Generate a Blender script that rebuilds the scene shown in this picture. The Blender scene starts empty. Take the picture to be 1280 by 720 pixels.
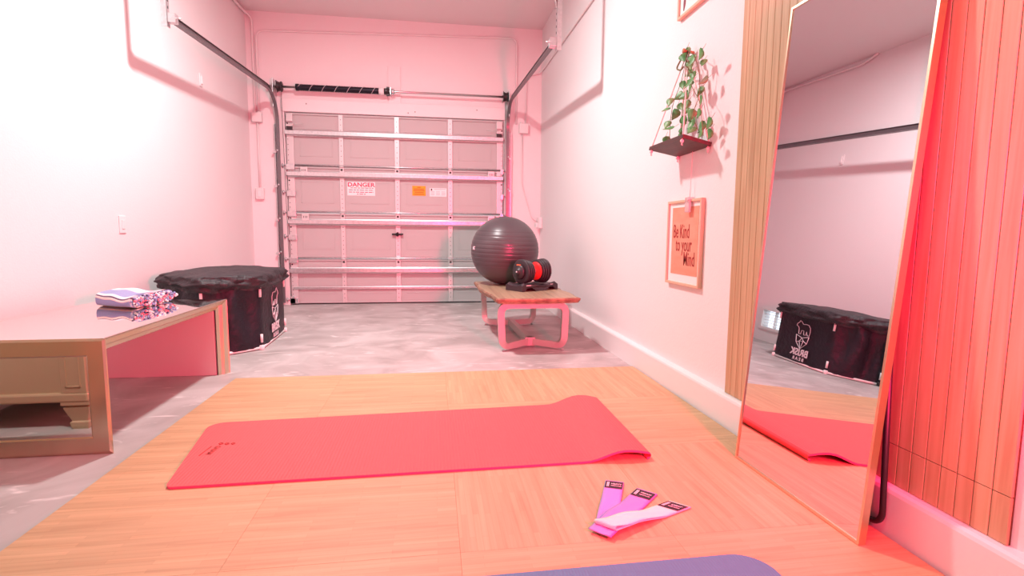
import bpy, bmesh, math, random
from mathutils import Vector, Matrix, noise
PI = math.pi
random.seed(7)
S = bpy.context.scene
COL = S.collection

# ------------------------------------------------------------------ camera, world, lights, exposure
CAM_Z = 0.854
cam_d = bpy.data.cameras.new('camera'); cam = bpy.data.objects.new('camera', cam_d); COL.objects.link(cam)
cam_d.sensor_width = 36.0; cam_d.lens = 657.44 / 1280 * 36.0; cam_d.clip_start = 0.02
_yaw, _pitch, _roll = 0.148578653, 0.103658683, 0.00841482719
_f = Vector((math.sin(_yaw)*math.cos(_pitch), math.cos(_yaw)*math.cos(_pitch), -math.sin(_pitch)))
_r = Vector((math.cos(_yaw), -math.sin(_yaw), 0)); _u = _r.cross(_f)
_R = math.cos(_roll)*_r + math.sin(_roll)*_u; _U = -math.sin(_roll)*_r + math.cos(_roll)*_u
cam.matrix_world = Matrix(((_R.x, _U.x, -_f.x, 0), (_R.y, _U.y, -_f.y, 0), (_R.z, _U.z, -_f.z, CAM_Z), (0, 0, 0, 1)))
S.camera = cam
S.view_settings.view_transform = 'Standard'; S.view_settings.look = 'None'
S.view_settings.gamma = 1.0; S.view_settings.use_curve_mapping = False
S.view_settings.exposure = 0.55

W = bpy.data.worlds.new('world'); S.world = W; W.use_nodes = True
W.node_tree.nodes['Background'].inputs[0].default_value = (0.9, 0.95, 1.0, 1)
W.node_tree.nodes['Background'].inputs[1].default_value = 1.0

def area(name, loc, target, size, size_y, power, color, shape='RECTANGLE', spread=PI):
    l = bpy.data.lights.new(name, 'AREA'); l.shape = shape; l.size = size; l.size_y = size_y
    l.energy = power; l.color = color; l.spread = spread
    o = bpy.data.objects.new(name, l); COL.objects.link(o); o.location = loc
    o.rotation_euler = (Vector(target) - Vector(loc)).to_track_quat('-Z', 'Y').to_euler()
    return o
WHITE_P, RED_P, PATCH_P, NEAR_P = 72, 52, 18, 11
area('ceiling_lamp', (-0.55, 3.60, 3.20), (-0.55, 3.60, 0), 0.22, 0.22, WHITE_P, (1.0, 0.965, 0.96), 'DISK')
area('near_fill_light', (-0.25, 0.25, 3.22), (-0.25, 0.25, 0), 0.6, 0.6, NEAR_P, (1.0, 0.965, 0.96), 'DISK')  # added soft fill, lifts the white light near the camera
area('red_light', (1.00, 0.10, 1.05), (-0.25, 5.0, 0.35), 0.20, 0.45, RED_P, (1.0, 0.010, 0.11), 'RECTANGLE', 1.72)
area('wall_patch_fill', (2.0, -3.2, 1.10), (-2.04, 2.2, 1.3), 0.18, 0.18, PATCH_P, (1.0, 0.98, 0.93), 'DISK')  # added lamp outside the room, throws a bright patch on the left wall

# ------------------------------------------------------------------ materials
def mat(name, col, rough=0.5, metal=0.0, spec=0.5, bump=None, noise_col=None, emit=None, sheen=0):
    """bump=(scale,strength,distance); noise_col=(scale,col2,stretch xyz,detail)"""
    m = bpy.data.materials.new(name); m.use_nodes = True; nt = m.node_tree; b = nt.nodes['Principled BSDF']
    b.inputs['Base Color'].default_value = (*col, 1); b.inputs['Roughness'].default_value = rough
    b.inputs['Metallic'].default_value = metal; b.inputs['Specular IOR Level'].default_value = spec
    if sheen: b.inputs['Sheen Weight'].default_value = sheen
    tc = nt.nodes.new('ShaderNodeTexCoord')
    if noise_col:
        sc, c2, st, det = noise_col
        mp = nt.nodes.new('ShaderNodeMapping'); mp.inputs['Scale'].default_value = st
        n = nt.nodes.new('ShaderNodeTexNoise'); n.inputs['Scale'].default_value = sc; n.inputs['Detail'].default_value = det
        r = nt.nodes.new('ShaderNodeValToRGB'); r.color_ramp.elements[0].color = (*col, 1); r.color_ramp.elements[1].color = (*c2, 1)
        r.color_ramp.elements[0].position = 0.35; r.color_ramp.elements[1].position = 0.65
        nt.links.new(tc.outputs['Object'], mp.inputs[0]); nt.links.new(mp.outputs[0], n.inputs[0])
        nt.links.new(n.outputs['Fac'], r.inputs[0]); nt.links.new(r.outputs[0], b.inputs['Base Color'])
    if bump:
        sc, stg, dist = bump
        n = nt.nodes.new('ShaderNodeTexNoise'); n.inputs['Scale'].default_value = sc; n.inputs['Detail'].default_value = 4
        bp = nt.nodes.new('ShaderNodeBump'); bp.inputs['Strength'].default_value = stg; bp.inputs['Distance'].default_value = dist
        nt.links.new(tc.outputs['Object'], n.inputs[0]); nt.links.new(n.outputs['Fac'], bp.inputs['Height'])
        nt.links.new(bp.outputs[0], b.inputs['Normal'])
    if emit:
        b.inputs['Emission Color'].default_value = (*emit[0], 1); b.inputs['Emission Strength'].default_value = emit[1]
    return m

def N(nt, t, **kw):
    n = nt.nodes.new(t)
    for k, v in kw.items(): setattr(n, k, v)
    return n

def concrete_mat():
    m = mat('concrete', (0.42, 0.40, 0.385), 0.55); nt = m.node_tree; b = nt.nodes['Principled BSDF']; L = nt.links.new
    tc = N(nt, 'ShaderNodeTexCoord')
    n1 = N(nt, 'ShaderNodeTexNoise'); n1.inputs['Scale'].default_value = 2.2; n1.inputs['Detail'].default_value = 8; n1.inputs['Distortion'].default_value = 1.2
    mp = N(nt, 'ShaderNodeMapping'); mp.inputs['Scale'].default_value = (2.0, 7.0, 1); mp.inputs['Rotation'].default_value = (0, 0, 0.5)
    n2 = N(nt, 'ShaderNodeTexNoise'); n2.inputs['Scale'].default_value = 1.4; n2.inputs['Detail'].default_value = 6; n2.inputs['Distortion'].default_value = 2.0
    L(tc.outputs['Object'], n1.inputs[0]); L(tc.outputs['Object'], mp.inputs[0]); L(mp.outputs[0], n2.inputs[0])
    r1 = N(nt, 'ShaderNodeValToRGB'); r1.color_ramp.elements[0].position = .3; r1.color_ramp.elements[1].position = .72
    r1.color_ramp.elements[0].color = (0.33, 0.31, 0.295, 1); r1.color_ramp.elements[1].color = (0.56, 0.545, 0.53, 1)
    r2 = N(nt, 'ShaderNodeValToRGB'); r2.color_ramp.elements[0].position = .60; r2.color_ramp.elements[1].position = .72
    r2.color_ramp.elements[0].color = (0, 0, 0, 1); r2.color_ramp.elements[1].color = (0.8, 0.8, 0.8, 1)
    mx = N(nt, 'ShaderNodeMix', data_type='RGBA'); mx.inputs[7].default_value = (0.74, 0.72, 0.70, 1)
    L(n1.outputs['Fac'], r1.inputs[0]); L(n2.outputs['Fac'], r2.inputs[0]); L(r2.outputs[0], mx.inputs[0]); L(r1.outputs[0], mx.inputs[6])
    L(mx.outputs[2], b.inputs['Base Color'])
    bp = N(nt, 'ShaderNodeBump'); bp.inputs['Strength'].default_value = .15; bp.inputs['Distance'].default_value = .01
    L(n1.outputs['Fac'], bp.inputs['Height']); L(bp.outputs[0], b.inputs['Normal'])
    return m

def wood_mat(name, c1, c2, c3, along, plank=None, rough=0.5, grain=1.0):
    """procedural wood, grain along axis 'x','y','z' of object space; plank = (length,width) of printed staves"""
    m = mat(name, c1, rough); nt = m.node_tree; b = nt.nodes['Principled BSDF']; L = nt.links.new
    tc = N(nt, 'ShaderNodeTexCoord'); mp = N(nt, 'ShaderNodeMapping')
    sc = {'x': (1.4, 34, 34), 'y': (34, 1.4, 34), 'z': (34, 34, 1.4)}[along]
    mp.inputs['Scale'].default_value = sc; L(tc.outputs['Object'], mp.inputs[0])
    n = N(nt, 'ShaderNodeTexNoise'); n.inputs['Scale'].default_value = 1.6 * grain; n.inputs['Detail'].default_value = 6; n.inputs['Distortion'].default_value = 0.8
    L(mp.outputs[0], n.inputs[0])
    r = N(nt, 'ShaderNodeValToRGB'); e = r.color_ramp.elements
    e[0].position = .28; e[0].color = (*c3, 1); e[1].position = .72; e[1].color = (*c1, 1); x = e.new(.5); x.color = (*c2, 1)
    L(n.outputs['Fac'], r.inputs[0])
    out = r.outputs[0]
    if plank:
        bk = N(nt, 'ShaderNodeTexBrick'); bk.inputs['Scale'].default_value = 1.0
        bk.inputs['Brick Width'].default_value = plank[0]; bk.inputs['Row Height'].default_value = plank[1]
        bk.inputs['Mortar Size'].default_value = 0.0005; bk.inputs['Color1'].default_value = (1.02, 1.02, 1.02, 1)
        bk.inputs['Color2'].default_value = (0.87, 0.87, 0.87, 1); bk.inputs['Mortar'].default_value = (0.80, 0.78, 0.76, 1); bk.inputs['Bias'].default_value = 0
        m2 = N(nt, 'ShaderNodeMapping')
        if along == 'y': m2.inputs['Rotation'].default_value = (0, 0, PI/2)
        L(tc.outputs['Object'], m2.inputs[0]); L(m2.outputs[0], bk.inputs[0])
        mx = N(nt, 'ShaderNodeMix', data_type='RGBA', blend_type='MULTIPLY'); mx.inputs[0].default_value = 1
        L(out, mx.inputs[6]); L(bk.outputs[0], mx.inputs[7]); out = mx.outputs[2]
    L(out, b.inputs['Base Color'])
    bp = N(nt, 'ShaderNodeBump'); bp.inputs['Strength'].default_value = .12; bp.inputs['Distance'].default_value = .003
    L(n.outputs['Fac'], bp.inputs['Height']); L(bp.outputs[0], b.inputs['Normal'])
    return m

def rib_mat(name, col, rough, scale, axis='X', strength=0.5, spec=0.3):
    m = mat(name, col, rough, 0, spec); nt = m.node_tree; b = nt.nodes['Principled BSDF']; L = nt.links.new
    tc = N(nt, 'ShaderNodeTexCoord'); w = N(nt, 'ShaderNodeTexWave', bands_direction=axis); w.inputs['Scale'].default_value = scale
    bp = N(nt, 'ShaderNodeBump'); bp.inputs['Strength'].default_value = strength; bp.inputs['Distance'].default_value = .002
    L(tc.outputs['Object'], w.inputs[0]); L(w.outputs['Fac'], bp.inputs['Height']); L(bp.outputs[0], b.inputs['Normal'])
    return m

WALL = mat('white_wall_paint', (0.80, 0.79, 0.785), 0.6, 0, .3, bump=(90, .22, .004))
CEIL = mat('white_ceiling_paint', (0.76, 0.74, 0.73), 0.8, 0, .2)
TRIM = mat('white_trim_paint', (0.82, 0.81, 0.80), 0.35)
PAINTED = mat('painted_pipe', (0.78, 0.76, 0.75), 0.5)
CONC = concrete_mat()
DOORP = mat('door_panel_paint', (0.47, 0.475, 0.465), 0.55, bump=(60, .05, .002))
GALV = mat('galvanised_steel', (0.62, 0.62, 0.63), 0.34, 0.85, noise_col=(40, (0.72, 0.72, 0.73), (1, 1, 1), 3))
STILE = mat('painted_steel_stile', (0.66, 0.66, 0.655), 0.4, 0.35)
TRACKM = mat('track_steel', (0.20, 0.19, 0.20), 0.38, 0.8)
DARKM = mat('dark_iron', (0.045, 0.04, 0.042), 0.45, 0.5)
BLACK = mat('black_plastic', (0.018, 0.016, 0.018), 0.45)
REDP = mat('red_plastic', (0.75, 0.03, 0.03), 0.4)
SHAFT = mat('shaft_steel', (0.55, 0.52, 0.52), 0.3, 0.9)
WHITEPL = mat('white_plastic', (0.82, 0.81, 0.80), 0.35)
STICK_W = mat('white_sticker', (0.85, 0.84, 0.83), 0.5)
STICK_R = mat('red_print', (0.72, 0.03, 0.09), 0.5)
STICK_O = mat('orange_sticker', (0.90, 0.36, 0.01), 0.5)
PRINT_D = mat('dark_print', (0.06, 0.045, 0.045), 0.6)
HOLE = mat('punched_hole', (0.05, 0.045, 0.045), 0.7)
MIRROR = mat('mirror_glass', (0.68, 0.67, 0.70), 0.0, 1.0)
GOLD = mat('brushed_gold', (0.76, 0.60, 0.42), 0.28, 1.0)
CHAMP = mat('champagne_mirror_strip', (0.66, 0.55, 0.41), 0.27, 0.95)
CHAMPD = mat('champagne_edge', (0.50, 0.41, 0.30), 0.25, 0.9)
TMIRROR = mat('table_mirror', (0.80, 0.76, 0.72), 0.03, 1.0)
CABINET = mat('champagne_paint', (0.52, 0.40, 0.26), 0.38, 0.35)
PANELIN = mat('matte_panel', (0.55, 0.50, 0.47), 0.45)
BLKFAB = mat('black_nylon', (0.014, 0.010, 0.018), 0.5, 0, .35, bump=(26, .5, .02))
BLKLID = mat('black_cover_nylon', (0.022, 0.02, 0.024), 0.55, 0, .5, bump=(38, .6, .02))
PVC = mat('white_pvc', (0.80, 0.79, 0.77), 0.35)
LOGO = mat('silver_print', (0.72, 0.72, 0.74), 0.5)
BALLM = mat('grey_vinyl', (0.075, 0.07, 0.075), 0.34, 0, .5)
DUMB = mat('black_rubber', (0.028, 0.024, 0.028), 0.42)
TRAY = mat('dark_tray_plastic', (0.035, 0.026, 0.032), 0.4)
BENCHM = mat('brushed_bench_steel', (0.46, 0.43, 0.40), 0.42, 0.35)
BENCHW = wood_mat('live_edge_wood', (0.46, 0.33, 0.22), (0.38, 0.26, 0.17), (0.24, 0.15, 0.10), 'y', None, 0.4, .5)
BARK = mat('raw_wood_edge', (0.40, 0.22, 0.14), 0.6, noise_col=(22, (0.20, 0.09, 0.06), (1, 1, 1), 5), bump=(40, .5, .01))
CORAL = rib_mat('coral_foam', (0.86, 0.125, 0.125), 0.6, 26, 'X', .45)
CORALE = mat('magenta_foam_edge', (0.78, 0.08, 0.22), 0.6)
PURPLE = rib_mat('purple_foam', (0.09, 0.23, 0.36), 0.6, 40, 'X', .3)
PURPLEE = mat('purple_foam_edge', (0.17, 0.06, 0.22), 0.6)
B_PINK = mat('heavy_band_weave', (0.52, 0.28, 0.72), 0.75, bump=(300, .3, .002))
B_MID = mat('medium_band_weave', (0.58, 0.26, 0.64), 0.75, bump=(300, .3, .002))
B_LIGHT = mat('light_band_weave', (0.80, 0.74, 0.70), 0.75, bump=(300, .3, .002))
TAG = mat('black_tag', (0.02, 0.008, 0.02), 0.5)
TAGT = mat('tag_print', (0.80, 0.72, 0.76), 0.5)
SLAT = wood_mat('slat_wood', (0.62, 0.44, 0.27), (0.55, 0.37, 0.215), (0.44, 0.28, 0.155), 'z', None, 0.45, .8)
GROOVE = mat('slat_groove', (0.12, 0.05, 0.025), 0.7)
TILE_X = wood_mat('foam_tile_grain_across', (0.64, 0.43, 0.24), (0.59, 0.385, 0.21), (0.51, 0.32, 0.17), 'x', (0.24, 0.018), 0.5, .8)
TILE_Y = wood_mat('foam_tile_grain_along', (0.64, 0.43, 0.24), (0.59, 0.385, 0.21), (0.51, 0.32, 0.17), 'y', (0.24, 0.018), 0.5, .8)
FRAMEW = mat('pale_wood_frame', (0.68, 0.48, 0.34), 0.45)
MATBOARD = mat('mat_board', (0.85, 0.82, 0.80), 0.7)
PAPER = mat('terracotta_paper', (0.72, 0.30, 0.20), 0.7, noise_col=(6, (0.76, 0.36, 0.25), (1, 1, 3), 3))
INK = mat('rust_ink', (0.33, 0.035, 0.03), 0.7)
INKG = mat('grey_ink', (0.22, 0.17, 0.19), 0.7)
CLEAR = mat('clear_plastic', (0.86, 0.80, 0.80), 0.1); CLEAR.node_tree.nodes['Principled BSDF'].inputs['Transmission Weight'].default_value = .6
SHELFW = wood_mat('dark_stained_board', (0.075, 0.028, 0.024), (0.06, 0.022, 0.02), (0.04, 0.014, 0.012), 'y', None, 0.5, 1)
ROPE = mat('cotton_rope', (0.74, 0.65, 0.58), 0.85)
LEAF = mat('ivy_leaf', (0.06, 0.24, 0.06), 0.45, noise_col=(24, (0.16, 0.36, 0.13), (1, 1, 1), 2))
LEAFD = mat('dry_leaf', (0.22, 0.10, 0.04), 0.6)
STEM = mat('ivy_stem', (0.16, 0.15, 0.06), 0.6)
TWIG = mat('driftwood', (0.36, 0.19, 0.09), 0.7)
DAYL = mat('daylit_pane', (0.8, 0.85, 0.9), 0.3, emit=((0.80, 0.92, 1.0), 1.1))

# ------------------------------------------------------------------ mesh builder
class MB:
    def __init__(s): s.v = []; s.f = []; s.mi = []; s.sm = []
    def add(s, vs, fs, mi=0, smooth=False):
        o = len(s.v); s.v += [Vector(v) for v in vs]; s.f += [[i + o for i in f] for f in fs]
        s.mi += [mi]*len(fs); s.sm += [smooth]*len(fs); return s
    def bm(s, bm, mi=0, smooth=False, M=None):
        bm.verts.index_update()
        s.add([(M @ v.co) if M else v.co.copy() for v in bm.verts], [[v.index for v in f.verts] for f in bm.faces], mi, smooth); bm.free(); return s
    def box(s, a, b, r=0.0, mi=0, M=None, seg=2):
        bm = bmesh.new(); bmesh.ops.create_cube(bm, size=1)
        a = Vector(a); b = Vector(b); c = (a+b)/2; d = b-a
        for v in bm.verts: v.co = Vector((v.co.x*d.x, v.co.y*d.y, v.co.z*d.z)) + c
        if r: bmesh.ops.bevel(bm, geom=bm.edges[:], offset=min(r, min(abs(d.x), abs(d.y), abs(d.z))*.49), segments=seg, affect='EDGES', profile=.5)
        return s.bm(bm, mi, bool(r) and seg > 2, M)
    def tube(s, pts, r, n=10, mi=0, closed=False, cap=True, smooth=True):
        pts = [Vector(p) for p in pts]; rs = r if isinstance(r, (list, tuple)) else [r]*len(pts)
        m = len(pts); T = []
        for i in range(m):
            a = pts[i-1] if (i or closed) else pts[i]; b = pts[(i+1) % m] if (i < m-1 or closed) else pts[i]
            T.append((b-a).normalized())
        u = T[0].orthogonal().normalized(); vs = []
        for i in range(m):
            u = (u - T[i]*u.dot(T[i])); u = u.normalized() if u.length > 1e-6 else T[i].orthogonal().normalized()
            w = T[i].cross(u)
            for k in range(n):
                t = 2*PI*k/n; vs.append(pts[i] + rs[i]*(math.cos(t)*u + math.sin(t)*w))
        fs = []; last = m if closed else m-1
        for i in range(last):
            for k in range(n):
                a = i*n+k; b = i*n+(k+1) % n; c = ((i+1) % m)*n+(k+1) % n; d = ((i+1) % m)*n+k
                fs.append([a, b, c, d])
        if cap and not closed: fs += [list(range(n))[::-1], [(m-1)*n+k for k in range(n)]]
        return s.add(vs, fs, mi, smooth)
    def sweep(s, pts, prof, up, mi=0, smooth=False, closed=False):
        """sweep closed 2D profile (a across, b along 'up'-ish) along pts; up = fixed vector normal to path plane"""
        pts = [Vector(p) for p in pts]; m = len(pts); n = len(prof); up = Vector(up).normalized(); vs = []
        for i in range(m):
            a = pts[i-1] if (i or closed) else pts[i]; b = pts[(i+1) % m] if (i < m-1 or closed) else pts[i]
            t1 = (pts[i]-a).normalized() if (pts[i]-a).length > 1e-9 else (b-pts[i]).normalized()
            t2 = (b-pts[i]).normalized() if (b-pts[i]).length > 1e-9 else t1
            T = (t1+t2).normalized(); side = T.cross(up).normalized(); k = 1/max(.35, T.dot(t1))
            U = side.cross(T).normalized()
            for (p, q) in prof: vs.append(pts[i] + side*p*k + U*q)
        fs = []; last = m if closed else m-1
        for i in range(last):
            for k in range(n):
                fs.append([i*n+k, i*n+(k+1) % n, ((i+1) % m)*n+(k+1) % n, ((i+1) % m)*n+k])
        if not closed: fs += [list(range(n))[::-1], [(m-1)*n+k for k in range(n)]]
        return s.add(vs, fs, mi, smooth)
    def lathe(s, prof, o, axis, n=32, mi=0, smooth=True):
        """prof: list of (radius, distance along axis)"""
        axis = Vector(axis).normalized(); u = axis.orthogonal().normalized(); w = axis.cross(u); o = Vector(o); vs = []
        for (r, h) in prof:
            for k in range(n):
                t = 2*PI*k/n; vs.append(o + axis*h + max(r, 1e-5)*(math.cos(t)*u + math.sin(t)*w))
        fs = [[i*n+k, i*n+(k+1) % n, (i+1)*n+(k+1) % n, (i+1)*n+k] for i in range(len(prof)-1) for k in range(n)]
        fs += [list(range(n))[::-1], [(len(prof)-1)*n+k for k in range(n)]]
        return s.add(vs, fs, mi, smooth)
    def prism(s, poly, o, u, v, w, mi=0):
        """2D polygon in plane (o,u,v) extruded by vector w"""
        o, u, v, w = Vector(o), Vector(u), Vector(v), Vector(w); n = len(poly)
        vs = [o+u*a+v*b for a, b in poly] + [o+u*a+v*b+w for a, b in poly]
        fs = [list(range(n))[::-1], list(range(n, 2*n))] + [[i, (i+1) % n, n+(i+1) % n, n+i] for i in range(n)]
        return s.add(vs, fs, mi)
    def grid(s, fn, nu, nv, mi=0, smooth=True, close_u=False):
        vs = [fn(i/nu if not close_u else i/nu, j/nv) for j in range(nv+1) for i in range(nu + (0 if close_u else 1))]
        w = nu if close_u else nu+1
        fs = [[j*w+i, j*w+(i+1) % w, (j+1)*w+(i+1) % w, (j+1)*w+i] for j in range(nv) for i in range(nu)]
        return s.add(vs, fs, mi, smooth)
    def text(s, body, M, size, mi=0, ext=0.0004, sx=1.0, align='CENTER', shear=0.0, bold=0.0):
        c = bpy.data.curves.new('lettering', 'FONT'); c.body = body; c.size = size; c.extrude = ext; c.align_x = align; c.align_y = 'CENTER'
        c.shear = shear; c.offset = bold; c.resolution_u = 3
        o = bpy.data.objects.new('lettering', c); COL.objects.link(o)
        dg = bpy.context.evaluated_depsgraph_get(); me = bpy.data.meshes.new_from_object(o.evaluated_get(dg))
        MM = M @ Matrix.Diagonal((sx, 1, 1, 1))
        s.add([MM @ v.co for v in me.vertices], [list(p.vertices) for p in me.polygons], mi)
        bpy.data.objects.remove(o); bpy.data.curves.remove(c); bpy.data.meshes.remove(me); return s
    def build(s, name, mats, parent=None, fix=True, base=None):
        me = bpy.data.meshes.new(name); off = Vector((0, 0, 0))
        if parent is not None:
            p = parent
            while p is not None: off += p.location; p = p.parent
        if base is not None: off += Vector(base)
        me.from_pydata([v-off for v in s.v], [], s.f)
        if not isinstance(mats, (list, tuple)): mats = [mats]
        for m in mats: me.materials.append(m)
        me.polygons.foreach_set('material_index', s.mi); me.polygons.foreach_set('use_smooth', s.sm)
        me.validate(); me.update()
        if fix:
            bm = bmesh.new(); bm.from_mesh(me); bmesh.ops.recalc_face_normals(bm, faces=bm.faces[:]); bm.to_mesh(me); bm.free()
        o = bpy.data.objects.new(name, me); COL.objects.link(o)
        if parent is not None: o.parent = parent
        if base is not None: o.location = Vector(base)
        return o

def tag(o, label=None, cat=None, group=None, kind=None):
    if label: o['label'] = label
    if cat: o['category'] = cat
    if group: o['group'] = group
    if kind: o['kind'] = kind
    return o
def thing(name, loc, label, cat, group=None):
    o = bpy.data.objects.new(name, None); COL.objects.link(o); o.location = loc; o.empty_display_size = .1
    return tag(o, label, cat, group)
def struct(name, mb, m, label=None, cat=None):
    o = mb.build(name, m); return tag(o, label, cat, None, 'structure')
def bx(a, b, r=0.0, mi=0, seg=2): return MB().box(a, b, r, mi, None, seg)
def frameM(o, x, y):
    x = Vector(x).normalized(); y = Vector(y).normalized(); z = x.cross(y)
    return Matrix(((x.x, y.x, z.x, o[0]), (x.y, y.y, z.y, o[1]), (x.z, y.z, z.z, o[2]), (0, 0, 0, 1)))
def arc(c, r, a0, a1, n, u, v):
    c = Vector(c); u = Vector(u); v = Vector(v)
    return [c + r*(math.cos(a0+(a1-a0)*i/n)*u + math.sin(a0+(a1-a0)*i/n)*v) for i in range(n+1)]
def fillet(pts, r, n=6):
    """round the inner corners of a polyline"""
    pts = [Vector(p) for p in pts]; out = [pts[0]]
    for i in range(1, len(pts)-1):
        a, b, c = pts[i-1], pts[i], pts[i+1]; d1 = (a-b); d2 = (c-b); rr = min(r, d1.length*.48, d2.length*.48)
        p = b + d1.normalized()*rr; q = b + d2.normalized()*rr
        for k in range(n+1):
            t = k/n; out.append((1-t)*(1-t)*p + 2*t*(1-t)*b + t*t*q)
    return out + [pts[-1]]

# ------------------------------------------------------------------ room shell
XL, XR, YB, YF, ZC = -2.04, 1.305, 6.44, -1.60, 3.27
T = 0.12
struct('floor', bx((XL-.02, YF-.02, -.10), (XR+.02, YB+.35, 0)), CONC)
struct('ceiling', bx((XL-.1, YF-.1, ZC), (XR+.1, YB+.1, ZC+.1)), CEIL)
VY0, VY1, VZ0, VZ1 = 5.56, 5.97, 0.175, 0.385       # flood vent in the left wall
struct('wall_left', MB().box((XL-T, YF, 0), (XL, VY0, ZC)).box((XL-T, VY1, 0), (XL, YB, ZC)).box((XL-T, VY0, 0), (XL, VY1, VZ0)).box((XL-T, VY0, VZ1), (XL, VY1, ZC)), WALL)
struct('wall_right', bx((XR, YF, 0), (XR+T, YB, ZC)), WALL)
DX0, DX1, DZ = -1.655, 0.845, 2.20
struct('wall_back', MB().box((XL-T, YB, 0), (DX0, YB+T, ZC)).box((DX1, YB, 0), (XR+T, YB+T, ZC)).box((DX0, YB, DZ), (DX1, YB+T, ZC)), WALL)
WX0, WX1, WZ0, WZ1 = 0.15, 1.03, 0.98, 2.25          # added rear opening, shapes the bright patch on the left wall
struct('wall_rear', MB().box((XL-T, YF-T, 0), (WX0, YF, ZC)).box((WX1, YF-T, 0), (XR+T, YF, ZC)).box((WX0, YF-T, 0), (WX1, YF, WZ0)).box((WX0, YF-T, WZ1), (WX1, YF, ZC)), WALL)
w = struct('added_window', MB().box((WX0-.05, YF, WZ0-.05), (WX0, YF+.015, WZ1+.05)).box((WX1, YF, WZ0-.05), (WX1+.05, YF+.015, WZ1+.05)).box((WX0, YF, WZ1), (WX1, YF+.015, WZ1+.05)).box((WX0, YF, WZ0-.05), (WX1, YF+.03, WZ0)), TRIM)  # frame of the added rear opening, made up along with its patch lamp
struct('baseboard_right', MB().prism([(0, 0), (-.037, 0), (-.037, .134), (-.034, .143), (-.026, .148), (0, .150)], (XR, YF, 0), (1, 0, 0), (0, 0, 1), (0, YB-YF-.001, 0)), TRIM)
# trim around the garage opening
struct('trim_1', MB().box((DX0-.10, YB-.02, 0), (DX0, YB, DZ)).box((DX1, YB-.02, 0), (DX1+.10, YB, DZ)), WALL)
struct('trim_2', MB().box((DX0-.03, YB-.035, DZ), (DX1+.02, YB, DZ+.14), .004).lathe([(.006, 0), (.006, .004)], (-1.41, YB-.036, 2.29), (0, -1, 0), 8, 1).lathe([(.006, 0), (.006, .004)], (-.28, YB-.036, 2.235), (0, -1, 0), 8, 1).lathe([(.006, 0), (.006, .004)], (-.20, YB-.036, 2.25), (0, -1, 0), 8, 1).lathe([(.006, 0), (.006, .004)], (.52, YB-.036, 2.30), (0, -1, 0), 8, 1), [WALL, HOLE])
# flood vent, low in the left wall behind the cold tub
v = struct('window_2', MB().box((XL, VY0-.03, VZ0-.03), (XL+.014, VY0, VZ1+.03)).box((XL, VY1, VZ0-.03), (XL+.014, VY1+.03, VZ1+.03)).box((XL, VY0, VZ1), (XL+.014, VY1, VZ1+.03)).box((XL, VY0, VZ0-.03), (XL+.014, VY1, VZ0)), TRIM)
m_ = MB()
for i in range(6):
    z = VZ0+.018+i*.035; m_.box((XL-.05, VY0, z), (XL-.02, VY1, z+.005))
m_.box((XL-.05, (VY0+VY1)/2-.006, VZ0), (XL-.01, (VY0+VY1)/2+.006, VZ1)); m_.build('louvre', WHITEPL, v)
bx((XL-.10, VY0, VZ0), (XL-.09, VY1, VZ1)).build('pane', DAYL, v)

# ------------------------------------------------------------------ garage door
YD = YB + 0.005      # inner face of the panels
gd = thing('door_1', ((DX0+DX1)/2, YD, 0), 'white sectional garage door with four steel braced panels', 'garage door'); gd['kind'] = 'structure'
JZ = [0.012, 0.535, 1.07, 1.60, 2.195]
STX = [-1.605, -1.045, -0.415, 0.205, 0.80]; STW = [.075, .05, .055, .055, .075]
for k in range(4):
    z0, z1 = JZ[k]+.002, JZ[k+1]-.002
    m_ = MB().box((DX0+.004, YD, z0), (DX1-.004, YD+.045, z1), .002)
    # shallow embossed rectangle between the stiles
    for i in range(4):
        x0 = STX[i]+.10; x1 = STX[i+1]-.10; a = z0+.11; b = z1-.17
        for (p, q) in (((x0, a), (x1, a+.006)), ((x0, b-.006), (x1, b)), ((x0, a), (x0+.006, b)), ((x1-.006, a), (x1, b))):
            m_.box((p[0], YD-.003, p[1]), (q[0], YD, q[1]))
    m_.box((DX0+.004, YD-.014, z1-.022), (DX1-.004, YD, z1), .004)       # rolled section edges
    m_.box((DX0+.004, YD-.014, z0), (DX1-.004, YD, z0+.020), .004)
    pn = m_.build('panel', DOORP, gd)
    for i in range(5):
        m_ = MB().box((STX[i]-STW[i]/2, YD-.018, z0+.004), (STX[i]+STW[i]/2, YD-.001, z1-.004), .003)
        nh = 9
        for h in range(nh):
            zz = z0+.06+h*(z1-z0-.12)/(nh-1)
            big = i in (0, 4) and h > nh-4
            ex = (-.022 if i == 0 else .022 if i == 4 else 0)
            rr = .0095 if big else .0042
            m_.lathe([(rr, 0), (rr, .0012)], (STX[i]+ex, YD-.0185, zz), (0, -1, 0), 10, 1)
        m_.build('stile', [STILE, HOLE], gd)
for zc in (1.968, 1.508, 0.965, 0.402):                                    # horizontal U struts
    m_ = MB()
    prof = [(-.036, 0), (-.036, -.004), (-.026, -.008), (-.020, -.05), (.020, -.05), (.026, -.008), (.036, -.004), (.036, 0)]
    m_.prism([(q, p) for p, q in prof], (DX0+.01, YD-.018, zc), (0, 1, 0), (0, 0, 1), (DX1-DX0-.02, 0, 0))
    m_.build('strut', GALV, gd)
m_ = MB().box((DX0+.03, YD-.030, .178), (DX1-.03, YD-.017, .212), .005); m_.build('strut', GALV, gd)
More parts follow.
